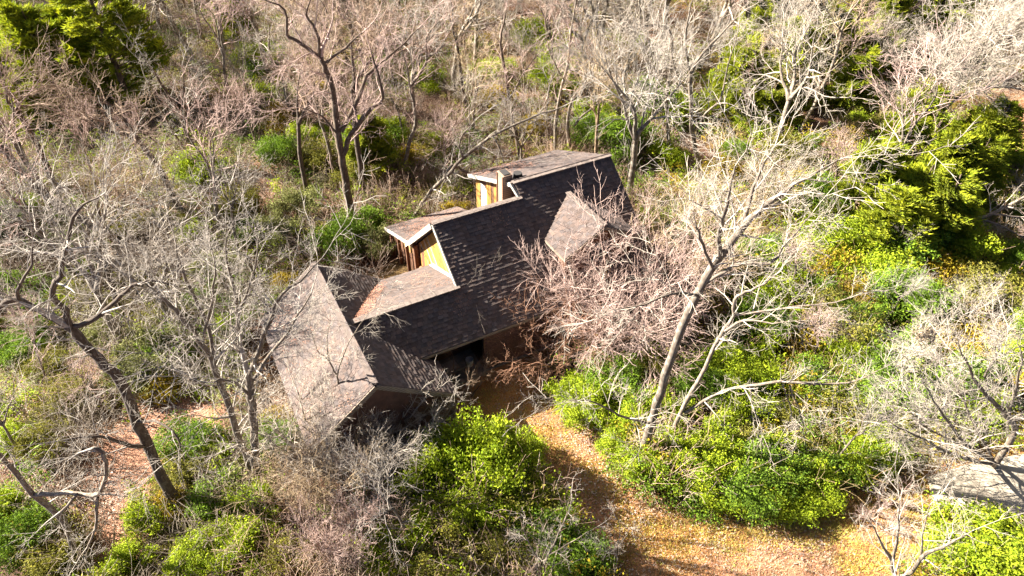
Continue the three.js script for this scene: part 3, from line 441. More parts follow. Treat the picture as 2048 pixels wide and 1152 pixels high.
[['straight grey tree behind the chimney, leftmost of the stems over the tall wing', [1043, 322], [[[1032, 270, 0.15], [1020, 220, 0.14], [1012, 150, 0.12], [1002, 90, 0.09], [1012, 20, 0.04]], [[1018, 200, 0.07], [1045, 150, 0.05, 0.4], [1075, 110, 0.02, 0.6]]]],
 ['tall straight stem behind the middle of the tall wing roof', [1112, 312], [[[1112, 250, 0.14], [1122, 185, 0.13], [1135, 130, 0.11], [1142, 60, 0.08], [1152, -5, 0.04]], [[1128, 160, 0.07], [1100, 110, 0.05, 0.5], [1090, 60, 0.02, 0.8]]]],
 ['curving pale tree rising behind the far roof corner', [1142, 303], [[[1136, 255, 0.14], [1146, 195, 0.12], [1175, 168, 0.1], [1200, 152, 0.08], [1222, 110, 0.05], [1232, 70, 0.025]], [[1150, 250, 0.09], [1168, 229, 0.08, 0.4], [1203, 201, 0.07, 0.6], [1229, 167, 0.05, 0.7], [1235, 125, 0.025, 0.8]]]],
 ['broad many-limbed pale tree behind the twiggy thicket right of the roof', [1405, 352], [[[1396, 320, 0.17], [1386, 280, 0.17], [1382, 210, 0.15], [1382, 150, 0.14], [1396, 118, 0.1], [1440, 70, 0.075], [1482, 28, 0.03]], [[1382, 152, 0.11], [1370, 90, 0.09, 0.5], [1376, 40, 0.06, 0.7], [1386, -5, 0.03, 0.8]], [[1386, 265, 0.1], [1412, 225, 0.085, 0.4], [1440, 200, 0.07, 0.6], [1455, 130, 0.05, 0.8], [1476, 66, 0.025, 1]], [[1384, 200, 0.08], [1350, 140, 0.06, -0.5], [1340, 70, 0.03, -0.8]]]],
 ['pale tree with an arching top beside the broad many-limbed tree', [1342, 322], [[[1336, 260, 0.13], [1334, 180, 0.12], [1346, 100, 0.09], [1335, 55, 0.07], [1295, 50, 0.05], [1262, 62, 0.02]], [[1335, 200, 0.06], [1310, 140, 0.04, 0.5], [1300, 90, 0.02, 0.7]]]],
 ['long straight tree leaning away among the dark green junipers', [1598, 278], [[[1606, 255, 0.15], [1640, 185, 0.14], [1665, 130, 0.12], [1685, 60, 0.085], [1702, 22, 0.06], [1725, -8, 0.03]], [[1684, 65, 0.06], [1660, 30, 0.04, 0.4], [1640, 0, 0.02, 0.6]], [[1640, 185, 0.06], [1600, 120, 0.04, 0.5], [1560, 90, 0.02, 0.8]]]],
].forEach(([label, base, limbs], i) => hero('tall_bare_tree', label, base, limbs, i === 0 ? BARK.brown : BARK.pale, i < 2 ? TWIG.pink : i === 5 ? TWIG.tan : TWIG.pale, { ...OH, len: 1.9, min: 0.012, side: 1.5 }, 'tall bare trees behind the house'));
hero('white_spreading_tree', 'whitish tree with a wide feathery crown in the far corner', [1820, 318], [
  [[1842, 282, 0.19], [1866, 248, 0.18], [1881, 219, 0.16]], [[1881, 222, 0.13], [1905, 180, 0.11, 0.3], [1918, 150, 0.09, 0.4], [1934, 100, 0.06, 0.5], [1950, 50, 0.03, 0.5]], [[1880, 222, 0.11], [1868, 172, 0.08, -0.4], [1855, 130, 0.05, -0.6], [1850, 80, 0.025, -0.8]], [[1884, 222, 0.12], [1936, 184, 0.1, 0.6], [1990, 173, 0.07, 0.8], [2048, 180, 0.04, 0.9]], [[1900, 190, 0.08], [1950, 140, 0.06, -0.5], [1990, 90, 0.04, -0.7], [2020, 50, 0.02, -0.8]], [[1890, 205, 0.07], [1890, 140, 0.05, 0.9], [1900, 70, 0.025, 1.2]], [[1918, 150, 0.05, 0.4], [1960, 110, 0.04, 1], [1990, 40, 0.02, 1.3]]], BARK.pale, TWIG.pale, { ...OH, len: 2.8, side: 3.0, min: 0.016, keep: 8 });
hero('fallen_limb', 'whitish fallen limb reaching in from the edge above the yellow-green scrub', [1880, 488], [[[1890, 475, 0.12], [1933, 447, 0.12], [1983, 427, 0.11], [2048, 394, 0.08], [2110, 370, 0.05]], [[1960, 436, 0.07], [2010, 455, 0.06, 0.4], [2060, 480, 0.04, 0.6]], [[1983, 427, 0.07], [2020, 432, 0.06, -0.3], [2080, 440, 0.03, -0.4]]], BARK.pale, TWIG.pale, { ...OH, len: 1.4 });
hero('fan_branched_tree', 'pale bare tree fanning many thin branches over the drive edge', [1985, 935], [
  [[2029, 862, 0.16], [2010, 830, 0.15], [1985, 800, 0.12], [1958, 772, 0.09], [1930, 720, 0.05], [1915, 680, 0.02]], [[1990, 925, 0.11], [1933, 890, 0.1, 0.5], [1900, 850, 0.08, 0.8], [1866, 800, 0.05, 1], [1840, 750, 0.02, 1.1]], [[1985, 930, 0.1], [1900, 905, 0.08, 1], [1830, 870, 0.05, 1.5], [1780, 845, 0.02, 1.8]], [[1990, 925, 0.1], [1950, 850, 0.08, -0.5], [1915, 780, 0.05, -0.8], [1890, 710, 0.02, -1]], [[2015, 840, 0.09], [2035, 770, 0.07, 0.3], [2045, 700, 0.03, 0.5]], [[1935, 892, 0.07, 0.5], [1860, 860, 0.05, 0.2], [1800, 800, 0.02, 0]]], BARK.pale, TWIG.pale, { ...OH, len: 2.1, side: 2.2, from: 0.2 });
hero('white_barked_sapling', 'white barked low tree spreading upward at the very bottom corner', [1800, 1175], [
  [[1789, 1148, 0.11], [1779, 1115, 0.09], [1760, 1080, 0.05], [1740, 1040, 0.02]], [[1798, 1160, 0.11], [1823, 1141, 0.11], [1853, 1108, 0.09, 0.2], [1899, 1085, 0.06, 0.4], [1945, 1060, 0.02, 0.5]], [[1786, 1130, 0.08], [1790, 1095, 0.07, 0.3], [1797, 1055, 0.05, 0.4], [1800, 1000, 0.02, 0.5]], [[1840, 1125, 0.06], [1845, 1070, 0.045, -0.3], [1860, 1010, 0.02, -0.5]]], BARK.pale, TWIG.pale, { ...OH, len: 1.2, side: 1.5, from: 0.1, fan: 0.7 });
hero('roadside_sapling', 'pinkish sapling in front of the big honeysuckle bush at the lower edge', [1085, 1165], [[[1090, 1130, 0.05], [1110, 1080, 0.04], [1135, 1030, 0.025], [1145, 1000, 0.015]], [[1092, 1135, 0.035], [1060, 1090, 0.025, 0.2], [1045, 1050, 0.012, 0.3]], [[1100, 1110, 0.03], [1150, 1080, 0.02, -0.2], [1180, 1060, 0.01, -0.3]]], BARK.pale, TWIG.pale, { ...OH, len: 0.6, side: 1.2, from: 0.1, fan: 0.6 });
hero('path_sapling', 'thin leafless sapling standing in the dark shade on the path', [1235, 1160], [[[1232, 1120, 0.03], [1240, 1070, 0.02], [1236, 1040, 0.012]], [[1235, 1115, 0.02], [1205, 1085, 0.012, 0.2]], [[1238, 1090, 0.02], [1260, 1060, 0.012, 0.2]]], BARK.pale, TWIG.pale, { ...OH, len: 0.45, side: 1, from: 0.1, fan: 0.5 });
hero('roof_front_sapling', 'slim pale tree standing before the sunlit garage slope', [680, 880], [[[678, 840, 0.07], [676, 780, 0.06], [672, 750, 0.055], [660, 725, 0.05], [655, 690, 0.035], [660, 640, 0.02]], [[674, 752, 0.045], [690, 700, 0.03, 0.3], [720, 650, 0.02, 0.5], [760, 600, 0.01, 0.6]], [[660, 725, 0.03], [630, 690, 0.02, 0.4], [620, 640, 0.01, 0.6]]], BARK.pale, TWIG.pale, { ...OH, len: 1.1, side: 1.3, from: 0.4 });

// multi-stemmed ornamental shrubs with rosy twigs in front of the right half of the house
function multiStem(name, label, base, n, h, spread, o, barkM, twigM, sd, lean = [0, 0], group) {
  reseed(sd); const b = ground(...base), g = thing(name, label, 'shrub', group, b), crown = new Wood(true);
  for (let s = 0; s < n; s++) {
    const a = s / n * Math.PI * 2 + R(0, 0.6), tilt = R(0.15, 1) * spread, L = h * R(0.5, 0.75), W = new Wood(), pts = [V(Math.cos(a) * 0.25, -0.3, Math.sin(a) * 0.25)], rad = [0.075]; let d = V(Math.cos(a) * tilt + lean[0], 1, Math.sin(a) * tilt + lean[1]).normalize(), p = pts[0]; const ds = [d.clone()];
    for (let k = 1; k <= 6; k++) { d = d.clone().addScaledVector(rv(), 0.13).normalize(); p = p.clone().addScaledVector(d, L / 6); pts.push(p); rad.push(0.075 * (1 - 0.12 * k)); ds.push(d); }
    W.tube(pts, rad, 6); part('stem', W.geo(), barkM, g);
    for (let k = 0; k < o.nb; k++) { const x = Math.min(5.99, (0.3 + 0.7 * (k + rnd()) / o.nb) * 6), i = Math.floor(x); shoot(crown, pts[i].clone().lerp(pts[i + 1], x - i), sideDir(ds[i], R(0.35, 0.9)), h * R(0.2, 0.34), 0.028, 1, o); }
    shoot(crown, p, d, h * 0.32, 0.03, 1, o);
  }
  part('crown', crown.geo(), twigM, g); twigsOf(crown, twigM, g); return g;
}
const OS = { wob: 0.15, trop: 0.05, dens: [0, 2.0, 2.2, 3], max: 3, min: 0.009, nb: 6 };
multiStem('twiggy_shrub', 'huge rosy-twigged leafless shrub covering the right half of the house front', [1240, 685], 18, 7.2, 0.95, { ...OS, nb: 6 }, BARK.tan, TWIG.pink, 401, [-0.08, 0.03]);
multiStem('twiggy_shrub', 'cream-twigged leafless shrub at the far end of the house, behind the huge rosy one', [1345, 600], 9, 6.2, 0.6, { ...OS, nb: 4 }, BARK.pale, TWIG.tan, 402);
multiStem('twiggy_shrub', 'low reddish leafless shrub arching over the front wall beside the porch', [1130, 705], 11, 4.6, 1.3, { ...OS, trop: -0.02 }, BARK.brown, TWIG.rust, 403, [-0.2, 0.1]);
multiStem('twiggy_shrub', 'small dead shrub beside the garage corner', [925, 790], 5, 2.2, 0.7, { ...OS, nb: 3 }, BARK.brown, TWIG.brown, 404);
multiStem('twiggy_shrub', 'dense pale leafless shrub below the garage gable', [745, 945], 12, 4.0, 0.9, { ...OS, nb: 5 }, BARK.tan, TWIG.pale, 405);
multiStem('twiggy_shrub', 'tall pale-stemmed shrub screening the corner of the garage front', [645, 925], 10, 5.0, 0.7, { ...OS, nb: 5 }, BARK.pale, TWIG.pale, 410);
multiStem('twiggy_shrub', 'grey twiggy shrub right under the garage eave', [820, 905], 9, 3.4, 0.9, { ...OS, nb: 5 }, BARK.grey, TWIG.grey, 411);
multiStem('twiggy_shrub', 'dense buff leafless shrub between garage and green bush', [660, 1010], 12, 3.8, 0.8, { ...OS, nb: 5 }, BARK.tan, TWIG.tan, 406);
multiStem('twiggy_shrub', 'upright pinkish shrub at the bottom edge below the garage', [700, 1100], 12, 3.4, 0.7, { ...OS, nb: 5 }, BARK.tan, TWIG.pink, 407);
multiStem('twiggy_shrub', 'red-brown leafless shrub on the corner of path and drive', [1765, 1030], 6, 1.5, 0.9, { ...OS, nb: 3, fan: 0.6 }, BARK.brown, TWIG.pink, 408);
multiStem('twiggy_shrub', 'bristly white shrub tucked under the top of the tallest leaning tree', [1530, 420], 9, 4.5, 0.6, { ...OS, nb: 5 }, BARK.pale, TWIG.pale, 409);

// ---------------------------------------------------------------- the wood: clones of the nine kinds
for (const [u, v, r] of [[240, 215, 6], [135, 235, 6], [40, 180, 6], [245, 275, 4.5], [140, 285, 4], [40, 260, 4], [330, 240, 3]]) { const q = ground(u, v); keepOut.push([q.x, q.z, r]); }
const spots = []; const near = (x, z, d) => spots.some(([a, b]) => Math.hypot(a - x, b - z) < d);
const freeAt = (x, z, m) => !keepOut.some(([a, b, r]) => Math.hypot(a - x, b - z) < r) && distPoly(x, z, HOUSE) < -m && distPoly(x, z, PATH) < -0.5 && distPoly(x, z, CLEAR) < -0.5 && distPoly(x, z, DRIVE) < -0.5;
reseed(501);
const zoneOf = (x, z) => z < -64 ? (x < -34 ? ['in the wood beyond the tall junipers', 'beyond the junipers'] : x < -14 ? ['in the wood beyond the pale gap', 'beyond the pale gap'] : x < 6 ? ['deep in the wood above the chimney', 'above the chimney'] : x < 28 ? ['in the wood behind the broad pale tree', 'behind the broad tree'] : ['in the wood beyond the white spreading tree', 'beyond the white tree']) : x < -22 ? ['in the grey brush near the cedars', 'by the cedars'] : x > 20 ? ['on the yellow-green slope', 'on the green slope'] : ['close behind the house', 'behind the house'];
let nTree = 0;
for (let tries = 0; tries < 9000 && nTree < 250; tries++) {
  const z = -R(30, 88), w = 8 + -z * 0.80, x = R(-w, w), far = z < -56;
  if (!freeAt(x, z, 4) || near(x, z, far ? 2.7 : 3.1)) continue;
  if (distPoly(x, z, GLADE) > -1 || distPoly(x, z, GRASS) > -0.5) continue;
  const [s, t] = toHouse(x, z); if (t > -9.5 && s > -12 && s < 15) continue;
  
  if (x > 8 && z > -50 && rnd() < 0.8) continue; if (x > 12 && rnd() < 0.5) continue; if (x < -22 && x > -46 && z < -40 && z > -66 && rnd() < 0.6) continue;
  spots.push([x, z]); nTree++; const zo = zoneOf(x, z); const big = far ? rnd() < 0.85 : rnd() < 0.45;
  const k = big ? Math.floor(rnd() * 6) : 6 + Math.floor(rnd() * 3); placeTree(k, x, z, R(0.8, 1.15), R(0, 6.28), zo[0], zo[1], R(0.9, 1.15));
}
for (let i = 0, n = 0; i < 900 && n < 22; i++) { // smaller trees in the brush around the house
  const u = R(-100, 2150), v = R(420, 1100), p = ground(u, v); if (!freeAt(p.x, p.z, 3.5) || near(p.x, p.z, 3.2)) continue; const [s, t] = toHouse(p.x, p.z); if (t > -6 && s > -10 && s < 13 && t < 16 && s > -6) continue;
  spots.push([p.x, p.z]); n++; const zo = p.x < 0 ? ['on the garage side', 'garage side'] : ['in the scrub beyond the path', 'path side']; placeTree(6 + Math.floor(rnd() * 3), p.x, p.z, R(0.5, 0.85), R(0, 6.28), zo[0], zo[1]);
}

for (const [k, x, z, s, w] of [[0, -19.5, -24.6, 0.95, 'tall grey-white bare tree farthest out from the garage'], [2, -17.6, -26.8, 0.9, 'wide pale bare tree behind the garage corner'], [3, -21.5, -27.5, 0.85, 'dark slim bare tree among the thicket beyond the garage']]) { const o = placeTree(k, x, z, s, R(0, 6.28), '', ''); tag(o, w, 'tree', 'trees beside the garage'); o.name = numbered('garage_side_tree'); }
// ---------------------------------------------------------------- leaves
function leafSpray(sd, n, len, ll, lw) {
  reseed(sd); const pos = [], nor = [], uv = [], idx = [];
  for (let k = 0; k < n; k++) {
    const a = V(R(-1, 1) * len * 0.6, R(-0.2, 0.7) * len, R(-1, 1) * len * 0.6), d = V(R(-1, 1), R(-0.5, 0.8), R(-1, 1)).normalize(), s = new THREE.Vector3().crossVectors(d, rv()).normalize(), nn = new THREE.Vector3().crossVectors(s, d), L = ll * R(0.7, 1.25), w = lw * R(0.7, 1.2), b = pos.length / 3;
    const mid = a.clone().addScaledVector(d, L * 0.5).addScaledVector(nn, -L * 0.08), tip = a.clone().addScaledVector(d, L);
    for (const q of [a, mid.clone().addScaledVector(s, w / 2).addScaledVector(nn, L * 0.12), tip, mid.clone().addScaledVector(s, -w / 2).addScaledVector(nn, L * 0.12)]) { pos.push(q.x, q.y, q.z); nor.push(nn.x, nn.y, nn.z); uv.push(0, 0); }
    idx.push(b, b + 1, b + 2, b, b + 2, b + 3);
  }
  const g = new THREE.BufferGeometry(); g.setAttribute('position', new THREE.Float32BufferAttribute(pos, 3)); g.setAttribute('normal', new THREE.Float32BufferAttribute(nor, 3)); g.setAttribute('uv', new THREE.Float32BufferAttribute(uv, 2)); g.setIndex(idx); return g;
}
const leafMat = (rgb) => { const m = new THREE.MeshPhysicalMaterial({ roughness: 1, specularIntensity: 0.25, transmission: 0.3, thickness: 0, side: THREE.DoubleSide }); m.color.setRGB(...rgb); return m; };
const LEAF = leafMat([1, 1, 1]);
const SPRAY = [leafSpray(601, 16, 0.34, 0.12, 0.06), leafSpray(602, 16, 0.34, 0.11, 0.055)];
const CEDAR = (() => { reseed(611); const gs = []; const pos = [], nor = [], uv = [], idx = []; // a feathery frond of overlapping scale shoots
  for (let k = 0; k < 26; k++) { const t = k / 26, a = V(R(-0.05, 0.05), t * 0.1, t * 0.6), d = V((k % 2 ? 1 : -1) * R(0.4, 1), R(0, 0.7), R(0.4, 1)).normalize(), s = V(R(-1, 1), 1, R(-1, 1)).cross(d).normalize(), nn = new THREE.Vector3().crossVectors(s, d), L = R(0.14, 0.28) * (1.2 - 0.6 * t), b = pos.length / 3; for (const q of [a.clone().addScaledVector(s, -0.028), a.clone().addScaledVector(s, 0.028), a.clone().addScaledVector(d, L)]) { pos.push(q.x, q.y, q.z); nor.push(nn.x, nn.y, nn.z); uv.push(0, 0); } idx.push(b, b + 1, b + 2); }
  const g = new THREE.BufferGeometry(); g.setAttribute('position', new THREE.Float32BufferAttribute(pos, 3)); g.setAttribute('normal', new THREE.Float32BufferAttribute(nor, 3)); g.setAttribute('uv', new THREE.Float32BufferAttribute(uv, 2)); g.setIndex(idx); return g; })();
const TONES = { lime: [[0.44, 0.51, 0.02], [0.29, 0.42, 0.015]], green: [[0.24, 0.37, 0.02], [0.13, 0.23, 0.02]], olive: [[0.34, 0.31, 0.04], [0.20, 0.20, 0.03]], ochre: [[0.62, 0.42, 0.03], [0.44, 0.36, 0.02]], cedar: [[0.26, 0.34, 0.015], [0.50, 0.52, 0.02]], greyGreen: [[0.34, 0.34, 0.12], [0.22, 0.24, 0.06]] };
const toneOf = (name) => { const [a, b] = TONES[name], k = R(0.75, 1.25); return mixc(a, b, rnd()).map((c) => c * k); };
function bushProto(sd, tone, r, h, n) {
  reseed(sd); const g = new THREE.Group(), st = new Wood(), list = [], lobes = [];
  for (let k = 0; k < 11; k++) { const a = R(0, 6.28), q = Math.sqrt(rnd()) * r * 0.75; lobes.push([V(Math.cos(a) * q, R(0.25, 0.8) * h * (1 - 0.35 * q / r), Math.sin(a) * q), R(0.28, 0.5) * r]); }
  for (const [c, lr] of lobes) shoot(st, V(c.x * 0.15, -0.2, c.z * 0.15), c.clone().normalize(), c.length() * 1.15, 0.03, 2, { ...OS, dens: [0, 2, 1.5, 2] });
  for (let k = 0; k < n; k++) { const [c, lr] = lobes[k % lobes.length], d = rv().normalize(); if (d.y < -0.35) d.y = -d.y; const p = c.clone().addScaledVector(d, lr * Math.pow(rnd(), 0.35) * R(0.8, 1.15)); if (p.y < 0.05) p.y = R(0.05, 0.3); list.push([p, [R(0, 6.28), R(0, 6.28), R(0, 6.28)], R(0.7, 1.15), toneOf(tone)]); }
  part('stems', st.geo(), TWIG.brown, g); const f = instanced(SPRAY[sd % 2], LEAF, list); f.name = 'foliage'; f.userData.kind = 'stuff'; g.add(f); return g;
}
const BUSH = { lime: bushProto(701, 'lime', 1.5, 1.9, 620), lime2: bushProto(702, 'lime', 1.4, 1.5, 560), green: bushProto(703, 'green', 1.5, 2.0, 640), green2: bushProto(704, 'green', 1.3, 1.6, 560), olive: bushProto(705, 'olive', 1.3, 1.5, 420), ochre: bushProto(706, 'ochre', 1.2, 1.3, 380), grey: bushProto(707, 'greyGreen', 1.4, 1.6, 420) };
const BUSHWORD = { lime: 'bright yellow-green', lime2: 'bright yellow-green', green: 'fresh green', green2: 'fresh green', olive: 'olive green', ochre: 'ochre leaved', grey: 'dull grey-green' };
const ranked = [], okBush = (q) => distPoly(q.x, q.z, HOUSE) < -1.5 && distPoly(q.x, q.z, PATH) < -1.5 && distPoly(q.x, q.z, CLEAR) < -0.8 && distPoly(q.x, q.z, DRIVE) < -1.2 && distPoly(q.x, q.z, GLADE) < 0;
function bush(kind, u, v, sc, where, group, mark) { const p = ground(u, v), o = BUSH[kind].clone(); o.name = numbered('leafy_bush'); o.position.copy(p); o.rotation.y = R(0, 6.28); o.scale.set(sc, sc * R(0.8, 1.05) * (group === 'honeysuckle mound' ? (u < 1040 && v < 1000 ? 1.45 : 0.9) : 1), sc); tag(o, BUSHWORD[kind] + ' bush ' + where, 'bush', group ? BUSHWORD[kind] + ' ' + group : null); scene.add(o); if (mark) ranked.push([o, mark]); return o; }
const MARK = { porch: [ground(930, 740), 'the porch'], lean: [ground(1282, 915), 'the tallest leaning trunk'], chim: [atHouse(4.4, 0, -1), 'the chimney'], fork: [ground(512, 968), 'the forked tree'], junip: [ground(240, 205), 'the tallest juniper'], white: [ground(1820, 318), 'the white spreading tree'], broad: [ground(1405, 352), 'the broad pale tree'] };
reseed(801);
{ const a = 'in the mound below the porch', b = 'honeysuckle mound', mk = MARK.porch;
  for (const [k, u, v, s] of [['lime', 950, 960, 1.25], ['lime', 900, 935, 1.1], ['lime2', 1010, 975, 1.1], ['lime', 1030, 930, 0.9], ['lime2', 860, 990, 1.0], ['lime', 960, 1030, 1.1], ['lime2', 1080, 1025, 0.95], ['green2', 1050, 1070, 0.9], ['olive', 900, 1080, 1.1], ['green', 1130, 1120, 1.1], ['lime2', 830, 1070, 1.0], ['olive', 980, 1130, 1.0], ['lime', 780, 1120, 0.9], ['olive', 870, 1150, 1]]) bush(k, u, v, s, a, b, mk); }
{ const a = 'in the hedge under the leaning trees', b = 'hedge under the leaning trees', mk = MARK.lean;
  for (const [k, u, v, s] of [['lime', 1245, 910, 0.85], ['lime', 1280, 940, 0.85], ['lime2', 1315, 940, 0.85], ['lime', 1375, 960, 0.94], ['lime', 1435, 985, 0.94], ['green', 1495, 1005, 0.94], ['lime', 1565, 1005, 0.94], ['lime', 1465, 935, 1.02], ['green', 1535, 960, 1.02], ['lime', 1615, 995, 0.94], ['green2', 1665, 970, 0.85], ['lime2', 1545, 935, 0.94], ['lime', 1415, 935, 1.02], ['lime', 1725, 940, 0.85], ['green2', 1605, 935, 0.94], ['lime', 1685, 935, 0.77], ['lime2', 1355, 905, 0.94], ['olive', 1465, 900, 0.94], ['lime', 1755, 905, 0.85], ['olive', 1635, 905, 0.94]]) bush(k, u, v, s, a, b, mk); }
{ const a = 'by the path and the rosy shrub', b = 'bushes by the path', mk = MARK.porch;
  for (const [k, u, v, s] of [['lime', 1180, 800, 1.0], ['lime2', 1130, 790, 0.8], ['green', 1220, 780, 1.1], ['lime', 1160, 840, 0.9], ['green2', 1270, 810, 1.0], ['lime', 1240, 850, 0.9], ['lime2', 1330, 830, 1.0], ['green', 1400, 800, 1.0], ['olive', 1300, 760, 1.0], ['green2', 1450, 740, 1.0]]) bush(k, u, v, s, a, b, mk); }
{ const a = 'on the yellow-green slope', b = 'slope bushes', mk = MARK.lean;
  for (const [k, u, v, s] of [['lime', 1700, 540, 1.62], ['lime', 1740, 575, 1.50], ['ochre', 1660, 560, 1.50], ['lime2', 1790, 590, 1.62], ['green', 1800, 530, 1.62], ['lime', 1640, 520, 1.38], ['ochre', 1720, 610, 1.38], ['green', 1800, 640, 1.50], ['olive', 1650, 650, 1.50], ['ochre', 1580, 690, 1.50], ['lime2', 1500, 700, 1.25], ['olive', 1700, 700, 1.50], ['green2', 1770, 710, 1.38], ['ochre', 1860, 560, 1.50], ['lime', 1900, 520, 1.38], ['olive', 1950, 600, 1.50], ['lime2', 1540, 560, 1.25], ['lime', 1560, 640, 1.25], ['ochre', 1920, 700, 1.38], ['green2', 1880, 780, 1.38], ['green', 1760, 800, 1.25], ['olive', 1660, 830, 1.38], ['ochre', 1600, 800, 1.25], ['lime2', 1740, 860, 1.12], ['green', 1640, 440, 1.50], ['ochre', 1600, 400, 1.50], ['olive', 1570, 330, 1.50], ['lime', 1520, 270, 1.50]]) bush(k, u, v, s, a, b, mk); }
{ const a = 'in the scrub behind the house', b = 'scrub behind the house', mk = MARK.chim;
  for (const [k, u, v, s] of [['green', 1250, 310, 1.5], ['green', 1190, 300, 1.4], ['lime', 1230, 290, 1.2], ['green2', 720, 470, 1.3], ['green', 690, 515, 1.3], ['grey', 750, 510, 1.2], ['olive', 660, 500, 1.2], ['green', 740, 330, 1.5], ['green2', 770, 300, 1.4], ['olive', 720, 370, 1.4], ['ochre', 830, 320, 1.1], ['ochre', 910, 440, 1.0], ['olive', 900, 390, 1.1], ['lime', 520, 140, 1.6], ['lime', 605, 150, 1.6], ['lime2', 420, 345, 1.3], ['lime', 400, 360, 1.2], ['ochre', 560, 270, 1.3], ['lime', 1120, 140, 1.6], ['lime', 1110, 190, 1.5], ['ochre', 990, 210, 1.3], ['lime', 985, 160, 1.5], ['green', 1300, 230, 1.4], ['lime', 1340, 240, 1.4], ['lime2', 1180, 240, 1.3], ['ochre', 1060, 265, 1.2], ['olive', 640, 330, 1.4], ['grey', 600, 440, 1.3], ['grey', 560, 480, 1.2], ['olive', 480, 430, 1.3], ['lime', 1070, 100, 1.6], ['lime2', 860, 180, 1.4]]) bush(k, u, v, s, a, b, mk); }
{ const a = 'in the grey thicket', b = 'bushes in the grey thicket', mk = MARK.fork;
  for (const [k, u, v, s] of [['green2', 80, 680, 1.0], ['green', 50, 720, 1.0], ['olive', 160, 600, 1.0], ['lime2', 170, 560, 0.9], ['green2', 340, 720, 1.1], ['olive', 330, 660, 1.1], ['grey', 310, 720, 1.2], ['grey', 290, 770, 1.1], ['olive', 250, 470, 1.1], ['lime', 30, 440, 1.2], ['green', 10, 470, 1.2], ['ochre', 330, 790, 0.8], ['lime2', 470, 680, 0.8], ['olive', 140, 810, 1.0], ['green', 390, 910, 1.0], ['lime2', 420, 940, 0.9], ['olive', 380, 960, 1.0], ['green2', 450, 1000, 1.0], ['lime2', 510, 1040, 0.9], ['lime', 420, 1130, 0.9], ['green', 60, 1100, 1.0], ['olive', 110, 1150, 1.0], ['lime2', 270, 1150, 0.8], ['lime2', 30, 1050, 0.9], ['ochre', 560, 860, 0.8], ['green', 560, 900, 0.8], ['lime2', 520, 1110, 0.9], ['olive', 580, 1130, 0.9], ['grey', 200, 700, 1], ['green2', 20, 590, 1], ['lime2', 310, 1040, 0.8], ['grey', 440, 560, 1.1], ['olive', 100, 900, 0.9]]) bush(k, u, v, s, a, b, mk); }
{ const kindsR = ['lime', 'ochre', 'lime2', 'green', 'lime', 'olive', 'green2']; for (let i = 0, n = 0; i < 600 && n < 70; i++) { const u = R(1430, 2080), v = R(230, 900), q = ground(u, v); if (!okBush(q)) continue; bush(kindsR[n % 7], u, v, R(0.6, 1.3), 'on the ' + (v < 420 ? 'upper' : v < 640 ? 'middle' : 'lower') + ' green slope', (v < 420 ? 'upper' : v < 640 ? 'middle' : 'lower') + ' slope bushes', MARK.lean); n++; }
  for (let i = 0, n = 0; i < 400 && n < 36; i++) { const u = R(-20, 620), v = R(300, 1100), q = ground(u, v); if (!okBush(q)) continue; bush(['olive', 'lime2', 'grey', 'ochre', 'green2', 'olive'][n % 6], u, v, R(0.45, 0.85), 'scattered low in the left brush', 'small bushes in the left brush', MARK.fork); n++; }
  for (let i = 0, n = 0; i < 400 && n < 24; i++) { const u = R(500, 1450), v = R(60, 330), q = ground(u, v); if (!okBush(q)) continue; bush(['lime', 'ochre', 'olive', 'lime2', 'green'][n % 5], u, v, R(0.7, 1.2), 'scattered among the trunks of the wood', 'bushes among the trunks', MARK.chim); n++; } }
bush('lime', 1930, 1120, 1.4, 'beside the white barked sapling at the bottom corner'); bush('lime2', 1990, 1130, 1.3, 'at the very end of the bottom edge');

// junipers: ragged dark cones of feathery fronds
function juniperProto(sd, h, r, n) {
  reseed(sd); const g = new THREE.Group(), T = new Wood(), list = [], br = [];
  T.tube([V(0, -0.4, 0), V(R(-0.1, 0.1), h * 0.4, 0), V(0, h * 0.95, R(-0.1, 0.1))], [0.16, 0.12, 0.03], 7); part('trunk', T.geo(), BARK.brown, g);
  for (let k = 0; k < 56; k++) { const t = Math.pow(rnd(), 0.85), a = R(0, 6.28), L = r * (1 - Math.pow(t, 1.5)) * R(0.65, 1.15) + 0.2; br.push([V(0, 0.4 + t * (h - 0.7), 0), V(Math.cos(a), R(0.1, 0.55), Math.sin(a)).normalize(), L]); }
  const W = new Wood(); for (const [p, d, L] of br) W.tube([p, p.clone().addScaledVector(d, L * 0.8)], [0.03, 0.01], 3); part('branches', W.geo(), TWIG.brown, g);
  for (let k = 0; k < n; k++) { const [p, d, L] = br[k % br.length], t = Math.pow(rnd(), 0.6), q = p.clone().addScaledVector(d, L * t).addScaledVector(rv(), 0.2 * L * (1.1 - t * 0.6)), yaw = Math.atan2(d.x, d.z) + R(-0.9, 0.9); list.push([q, [-R(-0.2, 0.9), yaw, R(-0.6, 0.6)], R(0.8, 1.5), toneOf('cedar')]); }
  const f = instanced(CEDAR, LEAF, list); f.name = 'foliage'; f.userData.kind = 'stuff'; g.add(f); return g;
}
const JUN = [juniperProto(901, 8, 2.3, 2000), juniperProto(902, 5.5, 1.7, 1500), juniperProto(903, 4, 1.6, 1300)];
function juniper(k, u, v, sc, label, group) { const p = ground(u, v), o = JUN[k].clone(); o.name = numbered('juniper_tree'); o.position.copy(p); o.rotation.y = R(0, 6.28); o.scale.setScalar(sc); tag(o, label, 'tree', group); scene.add(o); return o; }
reseed(911);
